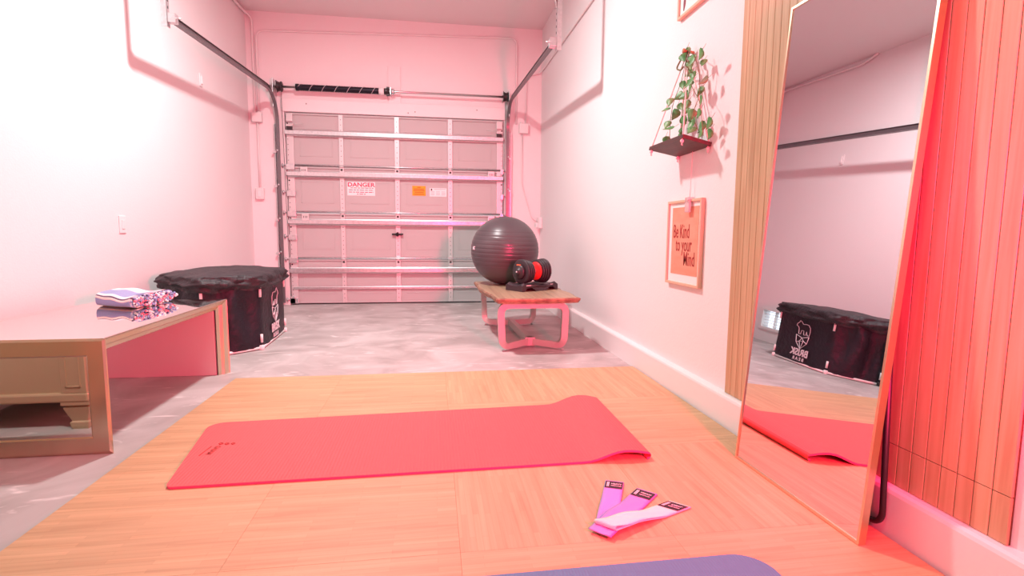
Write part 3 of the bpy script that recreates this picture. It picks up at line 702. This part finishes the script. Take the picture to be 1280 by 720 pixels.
stroke([(-5.6, -4.6), (-2, -3.2), (0, -1.2), (2, -4), (5.2, -4.8)]); stroke([(-2, -3.2), (0, -9.2), (2, -4)]); stroke([(-2, -3.2), (2, -4)], False, .002)
MT = frameM(LM(.345, .112), (e_.x, e_.y, 0), (0, 0, 1))
m_.text('BRISK', MT, .090, 0, .001, 1.05, 'CENTER', 0, .0025)
m_.text('B E A R', frameM(LM(.345, .052), (e_.x, e_.y, 0), (0, 0, 1)), .044, 0, .001, 1.1, 'CENTER', 0, .001)
lg = m_.build('logo_print', LOGO, tub); lg['label'] = 'silver bear outline over a two line wordmark'

# ------------------------------------------------------------------ live edge bench with ball and dumbbell
bn = thing('live_edge_bench', (.72, 4.27, 0), 'low live edge wood table on looped steel legs by the right wall', 'table')
BZ = .40; slabT = .038
rr = random.Random(5); outl = []
corners = [(.432, 3.60), (1.045, 3.61), (1.03, 4.95), (.365, 4.97)]
nse = 16
for i in range(4):
    a = Vector(corners[i]); b = Vector(corners[(i+1) % 4]); d = (b-a).normalized(); nr = Vector((d.y, -d.x))
    for k in range(nse):
        t = k/nse; p = a.lerp(b, t); am = .006 if i in (0, 2) else .020
        w_ = noise.noise(Vector((p.x*4, p.y*4, i)))*am*1.6 + noise.noise(Vector((p.x*13, p.y*13, i)))*am*.5
        w_ += (.012*math.sin(PI*t) if i in (1, 3) else .014*math.sin(PI*t))
        p = p + nr*w_
        if k == 0: p = p.lerp(Vector((.72, 4.27)), .012)
        outl.append(p)
cc = Vector((.70, 4.27)); n_ = len(outl); vs = []; rings = [(.965, BZ), (1.0, BZ-.006), (.992, BZ-.020), (.965, BZ-slabT)]
for s_, z in rings:
    for p in outl:
        q = cc + (p-cc)*s_; vs.append((q.x, q.y, z))
fs = [list(range(n_))]; mis = []
m_ = MB(); m_.add(vs, [list(range(n_))], 0)
m_.add(vs, [[q*n_+i, q*n_+(i+1) % n_, (q+1)*n_+(i+1) % n_, (q+1)*n_+i] for q in range(3) for i in range(n_)], 1, True)
m_.add(vs, [[3*n_+i for i in range(n_)][::-1]], 0)
m_.build('slab', [BENCHW, BARK], bn)
def leg_frame(yf, ym, xa, xb):
    """loop: centre -> foot -> up -> across -> down -> foot -> centre"""
    zt = BZ-slabT-.022; zb = .034; xm = (xa+xb)/2
    pts = fillet([(xm, ym, zb+.012), (xa+.012, yf, zb), (xa, yf, zt), (xb, yf, zt), (xb-.012, yf, zb), (xm, ym, zb+.012)], .07, 8)
    pr = [(-.024, -.022), (.024, -.022), (.024, .022), (-.024, .022)]
    m_ = MB().sweep(pts, pr, (0, 1, 0)); 
    return m_.build('leg_frame', BENCHM, bn)
leg_frame(3.72, 3.86, .475, .955); leg_frame(4.83, 4.71, .455, .935)
m_ = MB().sweep([(.715, 3.84, .048), (.695, 4.73, .048)], [(-.021, -.03), (.021, -.03), (.021, .03), (-.021, .03)], (0, 0, 1)).box((.675, 3.825, .012), (.755, 3.875, .078), .004)
m_.build('stretcher', BENCHM, bn)
for x, y in ((.497, 3.715), (.935, 3.715), (.477, 4.835), (.915, 4.835)):
    MB().lathe([(.010, 0), (.012, .003), (.012, .010), (.006, .012)], (x, y, .0005), (0, 0, 1), 12).build('glide', SHAFT, bn)

bl = thing('exercise_ball', (.630, 4.66, BZ), 'large dark grey ribbed exercise ball resting on the live edge table', 'ball')
RB = .302; prof = []
for i in range(161):
    a = -PI/2 + PI*i/160; z = math.sin(a)
    g = 0
    for zz in (-.42, -.30, -.18, -.06, .06, .18, .30, .42, .54):
        g = max(g, math.exp(-((z-zz)/.010)**2))
    prof.append((RB*math.cos(a)*(1-.011*g), RB*(z*(1 if z > -.97 else 1))))
prof = [(r, max(h, -RB*.992)) for r, h in prof]
MB().lathe(prof, (.630, 4.66, BZ+RB*.992+.001), (.03, -.02, 1), 72).build('shell', BALLM, bl)
# small white printed mark on the left flank
m_ = MB(); cB = Vector((.630, 4.66, BZ+RB*.992+.001))
def on_ball(lon, lat, r=RB*1.0015): return cB + r*Vector((math.cos(lat)*math.cos(lon), math.cos(lat)*math.sin(lon), math.sin(lat)))
L0 = math.radians(197)
for lat, w_ in ((.115, .055), (.085, .030), (.05, .05)):
    m_.tube([on_ball(L0+w_*k/3*2, lat) for k in range(4)], .0045 if w_ > .05 else .006, 6)
m_.build('printed_mark', LOGO, bl)

# dumbbell and its cradle
ang = math.radians(32); ax = Vector((math.cos(ang), math.sin(ang), 0)); ay = Vector((-ax.y, ax.x, 0)); dc = Vector((.792, 4.19, BZ))
def DP(a, b, z): return dc + ax*a + ay*b + Vector((0, 0, z))
ML = Matrix(((ax.x, ay.x, 0, dc.x), (ax.y, ay.y, 0, dc.y), (0, 0, 1, dc.z), (0, 0, 0, 1)))
tr = thing('dumbbell_cradle', tuple(dc), 'black moulded dumbbell tray on the table in front of the ball', 'dumbbell tray')
m_ = MB(); hw = .195
top = [(-hw, .050), (-.170, .066), (-.10, .052), (-.05, .044), (.05, .044), (.10, .052), (.170, .066), (hw, .050)]
bot = [(hw, .001), (.170, .001), (.140, .026), (.095, .028), (.055, .001), (-.055, .001), (-.095, .028), (-.140, .026), (-.170, .001), (-hw, .001)]
def trayrow(b, sh): return [DP(a, b + (-.022*math.exp(-(a/.08)**2) if b < 0 else 0), z*(1 if z < .03 else sh)+.0005) for a, z in top+bot]
rows = [trayrow(-.10, .86), trayrow(-.085, 1.0), trayrow(-.04, .8), trayrow(.04, .8), trayrow(.085, 1.0), trayrow(.10, .86)]
nn_ = len(rows[0]); vs = [p for r_ in rows for p in r_]
fs = [[q*nn_+i, q*nn_+(i+1) % nn_, (q+1)*nn_+(i+1) % nn_, (q+1)*nn_+i] for q in range(len(rows)-1) for i in range(nn_)]
fs += [list(range(nn_))[::-1], [(len(rows)-1)*nn_+i for i in range(nn_)]]
m_.add(vs, fs); m_.build('tray', TRAY, tr)
m_ = MB().box((-.155, -.1045, .044), (-.105, -.1035, .050), 0, 0, ML); m_.build('printed_mark', LOGO, tr); MB().box((.105, -.1045, .044), (.135, -.1035, .048), 0, 0, ML).build('printed_mark', LOGO, tr)
db = thing('adjustable_dumbbell', tuple(DP(0, 0, .05)), 'black adjustable dumbbell with red dial disc sitting in its tray', 'dumbbell')
zc = .150
def plate(a0, a1, R_, mname, m, mi=0, cut=True):
    prof = [(.03, 0), (R_*.86, 0), (R_*.97, .003), (R_, .006), (R_, max(.007, a1-a0-.006)), (R_*.97, a1-a0-.003), (R_*.86, a1-a0), (.03, a1-a0)]
    return MB().lathe(prof, DP(a0, 0, zc), ax, 40).build(mname, m, db)
MB().tube([DP(-.07, 0, zc), DP(.07, 0, zc)], .017, 14).build('handle', SHAFT, db)
for s_ in (-1, 1):
    a = .044
    for w_, R_ in ((.017, .090), (.017, .094), (.018, .098), (.020, .100)):
        a0, a1 = (a, a+w_) if s_ > 0 else (-a-w_, -a); plate(a0, a1, R_, 'weight_plate', DUMB); a += w_+.004
    o0 = DP(s_*a, 0, zc)
    MB().lathe([(.060, 0), (.060, .012), (.050, .022), (.026, .024), (.026, .034), (.018, .036)], o0, ax*s_, 28).build('dial', DUMB, db)
    MB().lathe([(.007, 0), (.007, .003)], o0+ax*s_*.036, ax*s_, 10).build('dial_cap', LOGO, db)
    o = MB().lathe([(.02, 0), (.070, 0), (.074, .004), (.074, .010), (.070, .013), (.02, .013)], DP(s_*.036-.0065, 0, zc), ax, 36).build('selector_disc', REDP, db); o['label'] = 'red disc'
m_ = MB().box((-.152, -.022, zc+.050), (-.140, .022, zc+.058), .002, 0, ML); o = m_.build('accent_strip', mat('orange_plastic', (.85, .18, .05), .4), db)

# ------------------------------------------------------------------ coral yoga mat
MZ = TZ+.0006
ym = thing('yoga_mat', (0, 2.13, MZ), 'coral yoga mat with its right end folded under, unrolled on the floor tiles', 'yoga mat')
# corner positions on the tiles: near-left, near-right, far-left, far-right
A0, A1 = Vector((-.872, 1.785)), Vector((.70, 1.800)); B0, B1 = Vector((-.968, 2.385)), Vector((.70, 2.455))
thk = .0085; nu, nv = 90, 18
def mat_pt(u, v, lift):
    # u along the length incl. curl; v across (0 near, 1 far)
    uu = u; Lf = .90
    if uu <= Lf:
        t = uu/Lf
        p = A0.lerp(A1, t).lerp(B0.lerp(B1, t), v); z = 0
        s_ = max(0, (t-.905)/.095); hh = .034 + .006*v
        z = hh*(s_*s_*(3-2*s_)); 
        return Vector((p.x, p.y, MZ+z+lift)), Vector((0, 0, 1))
    t = (uu-Lf)/(1-Lf)
    hh = .034 + .006*v; p1 = A1.lerp(B1, v); d = (A1-A0).normalized()
    R_ = hh/2; ext = .085
    if t < .62:
        k = t/.62; p = p1 + d*ext*k; z = hh*(1-.32*k*k)
        return Vector((p.x, p.y, MZ+z+lift)), Vector((.25*k, 0, 1)).normalized()
    k = (t-.62)/.38; a = PI*.95*k; zt = hh*.68; R2 = zt/2
    p = p1 + d*(ext + R2*1.6*math.sin(a)); z = R2 + R2*math.cos(a)
    return Vector((p.x, p.y, max(MZ, MZ+z+lift*math.cos(a)+thk*.55*(1-math.cos(a))))), Vector((math.sin(a), 0, math.cos(a)))
def rnd_v(u):
    """rounded far-left / near-left corners: returns (v0,v1)"""
    x = u/.90*1.60; r0, r1 = .022, .07
    a = 0 if x > r0 else (r0-math.sqrt(max(0, r0*r0-(r0-x)**2)))/.6
    b = 1 if x > r1 else 1-(r1-math.sqrt(max(0, r1*r1-(r1-x)**2)))/.6
    return a, b
us = [0, .002, .005, .009, .014, .02, .028, .038] + [.05+.85*i/56 for i in range(57)] + [.90+.10*(i+1)/26 for i in range(26)]
vs_top, vs_bot = [], []
for u in us:
    a, b = rnd_v(u)
    for j in range(nv+1):
        v = a+(b-a)*j/nv; t_, _ = mat_pt(u, v, thk); q_, _ = mat_pt(u, v, 0.0); vs_top.append(t_); vs_bot.append(q_)
nu_ = len(us); w_ = nv+1; m_ = MB(); No = len(vs_top)
m_.add(vs_top+vs_bot, [[i*w_+j, (i+1)*w_+j, (i+1)*w_+j+1, i*w_+j+1] for i in range(nu_-1) for j in range(nv)], 0, True)
m_.add(vs_top+vs_bot, [[No+i*w_+j, No+i*w_+j+1, No+(i+1)*w_+j+1, No+(i+1)*w_+j] for i in range(nu_-1) for j in range(nv)], 0, True)
m_.add(vs_top+vs_bot, [[i*w_, No+i*w_, No+(i+1)*w_, (i+1)*w_] for i in range(nu_-1)] + [[i*w_+nv, (i+1)*w_+nv, No+(i+1)*w_+nv, No+i*w_+nv] for i in range(nu_-1)] + [[j, j+1, No+j+1, No+j] for j in range(nv)] + [[(nu_-1)*w_+j, No+(nu_-1)*w_+j, No+(nu_-1)*w_+j+1, (nu_-1)*w_+j+1] for j in range(nv)], 1)
m_.build('foam_sheet', [CORAL, CORALE], ym)
# printed emblem: three swirls and wordmark, near the left end
m_ = MB(); zz = MZ+thk+.0006
wx = Vector((-.12, -1, 0)).normalized(); wy = Vector((1, -.12, 0)).normalized()
o_ = Vector((-.836, 2.078, zz))
m_.text('GAIAM', frameM(o_, wx, wy), .028, 0, .0003, .95, 'CENTER', 0, .0008)
for dx, dy, r_ in ((-.062, -.004, .010), (-.060, .020, .010), (-.062, .043, .009)):
    c_ = o_ + wx*dx + wy*dy
    m_.tube([c_ + r_*(1-.6*k/16)*(math.cos(k*.55)*wx + math.sin(k*.55)*wy) for k in range(17)], .0017, 5)
m_.tube([o_ - wy*.026 - wx*.035, o_ - wy*.026 + wx*.05], .0015, 5)
m_.build('printed_logo', INK, ym)

# ------------------------------------------------------------------ purple yoga mat in the foreground
pm = thing('yoga_mat', (0, .9, MZ), 'purple yoga mat at the bottom edge, nearest the camera', 'yoga mat')
pts = []; x0, x1, y0, y1, r = -.87, .845, .60, 1.205, .085
for (cx_, cy_, a0) in ((x1-r, y0+r, -PI/2), (x1-r, y1-r, 0), (x0+r, y1-r, PI/2), (x0+r, y0+r, PI)):
    for k in range(9): a = a0+PI/2*k/8; pts.append((cx_+r*math.cos(a), cy_+r*math.sin(a)))
m_ = MB(); n_ = len(pts)
vs = [(a, b, MZ) for a, b in pts] + [(a, b, MZ+.006) for a, b in pts]
m_.add(vs, [[n_+i for i in range(n_)], [i for i in range(n_)][::-1]], 0); m_.add(vs, [[i, (i+1) % n_, n_+(i+1) % n_, n_+i] for i in range(n_)], 1)
m_.build('foam_sheet', [PURPLE, PURPLEE], pm)

# ------------------------------------------------------------------ three loop bands, fanned
def band(tip_l, tip_r, heel, zt, m, word, label, lift, heel_drop=None, curl=0.0):
    """flat double-layer loop from the tagged tip to the heel; tip_l/tip_r are the two corners of the tagged end"""
    tl, trr, hl = Vector(tip_l), Vector(tip_r), Vector(heel)
    w_ = (trr-tl); wd = w_.length; wv = w_.normalized(); mid = (tl+trr)/2; d = (hl-mid); Ln = d.length; dv = d.normalized()
    t = thing('resistance_band', (mid.x, mid.y, TZ), label, 'resistance band', 'loop resistance bands')
    m_ = MB(); nS = 26; th = .0022
    def path(k):   # closed loop of two layers
        pass
    # centreline of loop in (s,z): upper layer from tip to heel, rounded heel, lower layer back
    flo = TZ+.0008
    def base(q): q = min(1, max(0, (q-.30)/.45)); return flo+(zt-flo)*q*q*(3-2*q)
    up = []; gap = .0040
    for i in range(nS+1):
        s_ = i/nS; z = base(s_) + gap + lift*math.sin(PI*min(1, max(0, s_-.20)*1.1))*.6 + curl*max(0, s_-.72)**2*10
        up.append((s_*Ln, z))
    he = up[-1]; arcp = [(he[0]+.0045*math.sin(PI*k/6), (he[1]+zt+.0012)/2+((he[1]-zt-.0012)/2)*math.cos(PI*k/6)) for k in range(1, 6)]
    low = [(s_, base(s_/Ln)+.0012) for s_, z in reversed(up)]
    tipa = [(-.003*math.sin(PI*k/4), (low[-1][1]+up[0][1])/2 - (up[0][1]-low[-1][1])/2*math.cos(PI*k/4)) for k in range(1, 4)]
    loop = up + arcp + low + tipa
    n_ = len(loop); cols = 6; vs = []
    for (s_, z) in loop:
        for c_ in range(cols+1):
            q = mid + dv*s_ + wv*wd*(c_/cols-.5)
            vs.append((q.x, q.y, z + .0012*math.sin(s_*40+c_*1.3)*(1 if z > base(s_/Ln)+.003 and s_ > .06 else 0)))
    C_ = cols+1
    m_.add(vs, [[i*C_+j, ((i+1) % n_)*C_+j, ((i+1) % n_)*C_+j+1, i*C_+j+1] for i in range(n_) for j in range(cols)], 0, True)
    o = m_.build('band', m, t); sl = o.modifiers.new('thickness', 'SOLIDIFY'); sl.thickness = .0012; sl.offset = 0
    # black tag across the tip
    tz = flo+gap+.0016; c0 = mid + dv*.030
    tm = MB().box((-wd*.47, -.024, 0), (wd*.47, .024, .0008), 0, 0, frameM((c0.x, c0.y, tz), (wv.x, wv.y, 0), (-dv.x, -dv.y, 0)))
    FM = frameM((c0.x, c0.y, tz+.001), (wv.x, wv.y, 0), (-dv.x, -dv.y, 0))
    tm.text(word, FM @ Matrix.Translation((.0075, .006, 0)), .056/len(word), 1, .0002, 1.0, 'CENTER', 0, .0002)
    tm.text('RESISTANCE', FM @ Matrix.Translation((.0075, -.0075, 0)), .0062, 1, .0002, 1.0, 'CENTER', 0, .0001)
    for bxx in (-wd*.38, -wd*.31): tm.box((bxx, -.016, .0008), (bxx+.0030, .016, .0012), 0, 1, FM @ Matrix.Translation((0, 0, -.001)))
    tg = tm.build('label_tag', [TAG, TAGT], t); tg['label'] = 'black tag with white lettering'
    return t
bz = TZ+.0008
band((.577, 1.654), (.633, 1.630), (.480, 1.368), bz, B_PINK, 'HEAVY', 'leftmost violet pink resistance band, at the bottom of the fan', .002)
band((.662, 1.586), (.711, 1.538), (.456, 1.340), bz+.0085, B_MID, 'MEDIUM', 'middle pink resistance band of the fan, its end curling out under the cream band', .004, None, .0)
band((.731, 1.493), (.780, 1.447), (.478, 1.357), bz+.015, B_LIGHT, 'LIGHT', 'cream resistance band lying on top of the fan', .003, None, .012)

# ------------------------------------------------------------------ leaning mirror
tilt, rot = math.radians(4.35), math.radians(1.1)
NRM = Vector((-math.cos(tilt)*math.cos(rot), -math.cos(tilt)*math.sin(rot), math.sin(tilt)))
MX = Vector((-math.sin(rot), math.cos(rot), 0)).normalized()     # along the bottom edge, away from camera
MYv = (MX.cross(NRM)).normalized(); MYv = MYv if MYv.z > 0 else -MYv
MO = Vector((1.143, 1.202, TZ+.0015))                             # near bottom corner of the front face
MWID, MHEI, MFR, MDP = .580, 1.645, .008, .022
mr = thing('leaning_mirror', (1.16, 1.49, TZ), 'tall gold framed mirror leaning against the slatted wood wall', 'mirror')
def MP(a, b, c=0.0): return MO + MX*a + MYv*b + NRM*c
def mbox(mb, a0, a1, b0, b1, c0, c1, mi=0):
    vs = [MP(a, b, c) for a in (a0, a1) for b in (b0, b1) for c in (c0, c1)]
    mb.add(vs, [[0, 1, 3, 2], [4, 6, 7, 5], [0, 4, 5, 1], [2, 3, 7, 6], [0, 2, 6, 4], [1, 5, 7, 3]], mi); return mb
off = .0025
m_ = MB()
for a0, a1, b0, b1 in ((0, MFR, 0, MHEI), (MWID-MFR, MWID, 0, MHEI), (MFR, MWID-MFR, 0, MFR), (MFR, MWID-MFR, MHEI-MFR, MHEI)):
    mbox(m_, a0, a1, b0, b1, -MDP, 0)
m_.build('frame', GOLD, mr)
m_ = MB(); mbox(m_, MFR, MWID-MFR, MFR, MHEI-MFR, -.010, -.004); m_.build('mirror_pane', MIRROR, mr)
m_ = MB(); mbox(m_, MFR, MWID-MFR, MFR, MHEI-MFR, -.020, -.012); m_.build('backing_board', BLACK, mr)
# black U shaped easel leg behind
hz = .62
p0, p1 = MP(.034, hz, -.034), MP(.50, hz, -.034)
xl = XR-.050
pts = fillet([p0, (xl, p0.y+.008, TZ+.022), (xl, p1.y-.01, TZ+.022), p1], .05, 8)
MB().tube(pts, .0085, 10).build('easel_leg', BLACK, mr)
m_ = MB()
for p in (p0, p1): MB().lathe([(.011, -.010), (.011, .010)], p, MX, 12).build('hinge', DARKM, mr)

# ------------------------------------------------------------------ framed prints
def print_frame(name, y0, y1, z0, z1, bar, dep, label, fill):
    t = thing(name, (XR, (y0+y1)/2, z0), label, 'framed print')
    m_ = MB()
    for a, b, c, d in ((y0, y0+bar, z0, z1), (y1-bar, y1, z0, z1), (y0+bar, y1-bar, z0, z0+bar), (y0+bar, y1-bar, z1-bar, z1)):
        m_.box((XR-dep, a, c), (XR-.001, b, d), .002)
    m_.build('frame', FRAMEW, t)
    bx((XR-dep+.010, y0+bar, z0+bar), (XR-.004, y1-bar, z1-bar)).build('mat_board', MATBOARD, t)
    fill(t, XR-dep+.010)
    return t
def fill_kind(t, xf):
    bx((xf-.0015, 2.443, .645), (xf-.0002, 2.732, .997)).build('paper', PAPER, t)
    m_ = MB(); xx = xf-.0022
    def line(body, y, z, size, sx): m_.text(body, frameM((xx, y, z), (0, -1, 0), (0, 0, 1)), size, 0, .0004, sx, 'LEFT', 0, .0006)
    line('Be Kind', 2.714, .868, .102, .56); line('to your', 2.681, .799, .100, .58); line("Mind", 2.590, .726, .102, .60)
    m_.build('lettering', INK, t)
print_frame('framed_print', 2.409, 2.781, .589, 1.034, .014, .022, 'framed terracotta print reading Be Kind to your Mind', fill_kind)
def fill_top(t, xf):
    m_ = MB(); xx = xf-.0015
    for pts in ([(2.66, 1.99), (2.65, 2.02), (2.645, 2.08), (2.66, 2.14), (2.64, 2.25)], [(2.60, 2.02), (2.585, 2.06), (2.60, 2.12), (2.57, 2.20)], [(2.53, 2.06), (2.50, 2.10), (2.52, 2.18)]):
        m_.tube([(xx, a+.04, b+.018) for a, b in pts], [.002]+[.007]*(len(pts)-2)+[.003], 6)
    m_.build('line_drawing', INKG, t)
print_frame('framed_print', 2.389, 2.757, 1.977, 2.420, .014, .022, 'upper framed print cut by the top of the picture, above the ivy shelf', fill_top)
cl = thing('hanging_clip', (XR-.03, 2.532, 1.0), 'clear bulldog clip on a string at the top of the terracotta print', 'clip')
MB().box((XR-.036, 2.507, .966), (XR-.0235, 2.555, 1.024), .004).box((XR-.040, 2.513, 1.020), (XR-.004, 2.549, 1.043), .005).build('clip_body', CLEAR, cl)
MB().tube([(XR-.02, 2.532, 1.040), (XR-.015, 2.534, 1.270)], .0013, 6).build('string', ROPE, cl)

# ------------------------------------------------------------------ hanging shelf with ivy
sh = thing('hanging_shelf', (1.23, 2.56, 1.27), 'small dark board shelf hung from ropes on the right wall', 'shelf')
c4 = [Vector((XR-.004, 2.376, 1.272)), Vector((XR-.004, 2.720, 1.268)), Vector((1.155, 2.764, 1.307)), Vector((1.155, 2.374, 1.305))]
m_ = MB(); up = Vector((.2, 0, 1)).normalized()*.018
m_.add([p for p in c4]+[p+up for p in c4], [[0, 1, 2, 3], [7, 6, 5, 4]]+[[i, (i+1) % 4, 4+(i+1) % 4, 4+i] for i in range(4)])
m_.build('board', SHELFW, sh)
PEG = Vector((XR-.035, 2.594, 1.769))
cen = sum(c4, Vector())/4
for p in c4:
    q = p.lerp(cen, .09)
    m_ = MB().tube([PEG+Vector((0, (q.y-PEG.y)*.05, -.01)), q+up, q-Vector((0, 0, .004))], .0035, 8)
    m_.build('rope', ROPE, sh)
    m_ = MB()
    bm = bmesh.new(); bmesh.ops.create_icosphere(bm, subdivisions=2, radius=.009)
    for v in bm.verts: v.co *= 1+.25*noise.noise(v.co*160)
    m_.bm(bm, 0, True, Matrix.Translation(q-Vector((0, 0, .010))))
    for k in range(3): m_.tube([q-Vector((0, 0, .014)), q-Vector((.008*(k-1), .010*(k-1), .030))], .0016, 5)
    m_.build('knot', ROPE, sh)
m_ = MB().tube([(XR-.001, 2.594, 1.766), (XR-.055, 2.594, 1.772)], .007, 10).lathe([(.012, 0), (.012, .006)], (XR-.058, 2.594, 1.772), (1, 0, 0), 12)
m_.build('peg', TWIG, sh)
iv = thing('ivy_garland', (1.22, 2.50, 1.29), 'trailing green ivy draped down the ropes of the hanging shelf', 'plant')
LV = [(1.270, 2.588, 1.768), (1.240, 2.579, 1.736), (1.210, 2.333, 1.674), (1.255, 2.397, 1.657), (1.225, 2.442, 1.683), (1.270, 2.582, 1.706), (1.240, 2.465, 1.618), (1.210, 2.432, 1.574), (1.255, 2.603, 1.612), (1.225, 2.456, 1.559), (1.270, 2.439, 1.540), (1.240, 2.349, 1.562), (1.210, 2.318, 1.468), (1.190, 2.601, 1.524), (1.190, 2.639, 1.494), (1.270, 2.660, 1.570), (1.240, 2.539, 1.541), (1.210, 2.525, 1.484), (1.255, 2.544, 1.500), (1.225, 2.602, 1.466), (1.270, 2.578, 1.476), (1.240, 2.459, 1.434), (1.210, 2.329, 1.411), (1.255, 2.576, 1.431), (1.225, 2.410, 1.386), (1.260, 2.323, 1.368), (1.190, 2.589, 1.391), (1.190, 2.621, 1.416), (1.255, 2.598, 1.385), (1.225, 2.426, 1.352), (1.270, 2.409, 1.369), (1.260, 2.314, 1.318), (1.210, 2.305, 1.315), (1.255, 2.607, 1.362), (1.190, 2.625, 1.337)]
LV += [(1.250, 2.510, 1.713), (1.235, 2.490, 1.673), (1.260, 2.540, 1.652), (1.240, 2.500, 1.591), (1.260, 2.500, 1.398), (1.240, 2.540, 1.419)]
rr = random.Random(11); m_ = MB(); stem = MB()
for i, p in enumerate(LV):
    p = Vector(p); ln = rr.uniform(.024, .033); wd = ln*rr.uniform(.70, .85)
    d = Vector((rr.uniform(-.5, .1), rr.uniform(-.6, .6), rr.uniform(-1, -.1))).normalized()
    nr = Vector((-1, rr.uniform(-.9, .2), rr.uniform(-.3, .6))).normalized(); sd = d.cross(nr).normalized(); nr = sd.cross(d)
    shape = [(0, 0), (.10, .40), (.30, .50), (.55, .38), (.80, .16), (1.0, 0)]
    vs = []
    for t_, w_ in shape:
        c_ = p + d*ln*2*(t_-.4) - nr*.004*math.sin(PI*t_)
        vs += [c_ - sd*wd*2*w_ + nr*.003, c_, c_ + sd*wd*2*w_ + nr*.003]
    fs = []
    for k in range(len(shape)-1):
        a = k*3; fs += [[a, a+3, a+4, a+1], [a+1, a+4, a+5, a+2]]
    m_.add(vs, fs, 1 if i in (11, 5) else 0, True)
    stem.tube([p + d*ln*2*-.4, p - d*ln*1.2 + Vector((.01, 0, .012))], .0009, 4)
o = m_.build('leaves', [LEAF, LEAFD], iv, False); so = o.modifiers.new('thickness', 'SOLIDIFY'); so.thickness = .0009
strands = [[(1.270, 2.590, 1.774), (1.230, 2.540, 1.713), (1.220, 2.470, 1.632), (1.220, 2.440, 1.561), (1.220, 2.350, 1.469), (1.220, 2.330, 1.409), (1.230, 2.320, 1.307)],
           [(1.270, 2.590, 1.774), (1.260, 2.600, 1.693), (1.240, 2.590, 1.612), (1.210, 2.610, 1.520), (1.200, 2.610, 1.429), (1.200, 2.610, 1.337)],
           [(1.270, 2.590, 1.774), (1.240, 2.510, 1.673), (1.240, 2.540, 1.561), (1.230, 2.540, 1.480), (1.250, 2.580, 1.409), (1.250, 2.590, 1.358)],
           [(1.270, 2.590, 1.774), (1.220, 2.420, 1.693), (1.240, 2.400, 1.612), (1.260, 2.430, 1.510), (1.230, 2.440, 1.429), (1.250, 2.410, 1.348)],
           [(1.260, 2.590, 1.764), (1.235, 2.600, 1.723), (1.230, 2.630, 1.693), (1.235, 2.585, 1.673), (1.225, 2.540, 1.678)]]
for k, s_ in enumerate(strands): stem.tube(fillet(s_, .05, 4), .0016 if k < 4 else .004, 6)
stem.build('stems', STEM, iv)
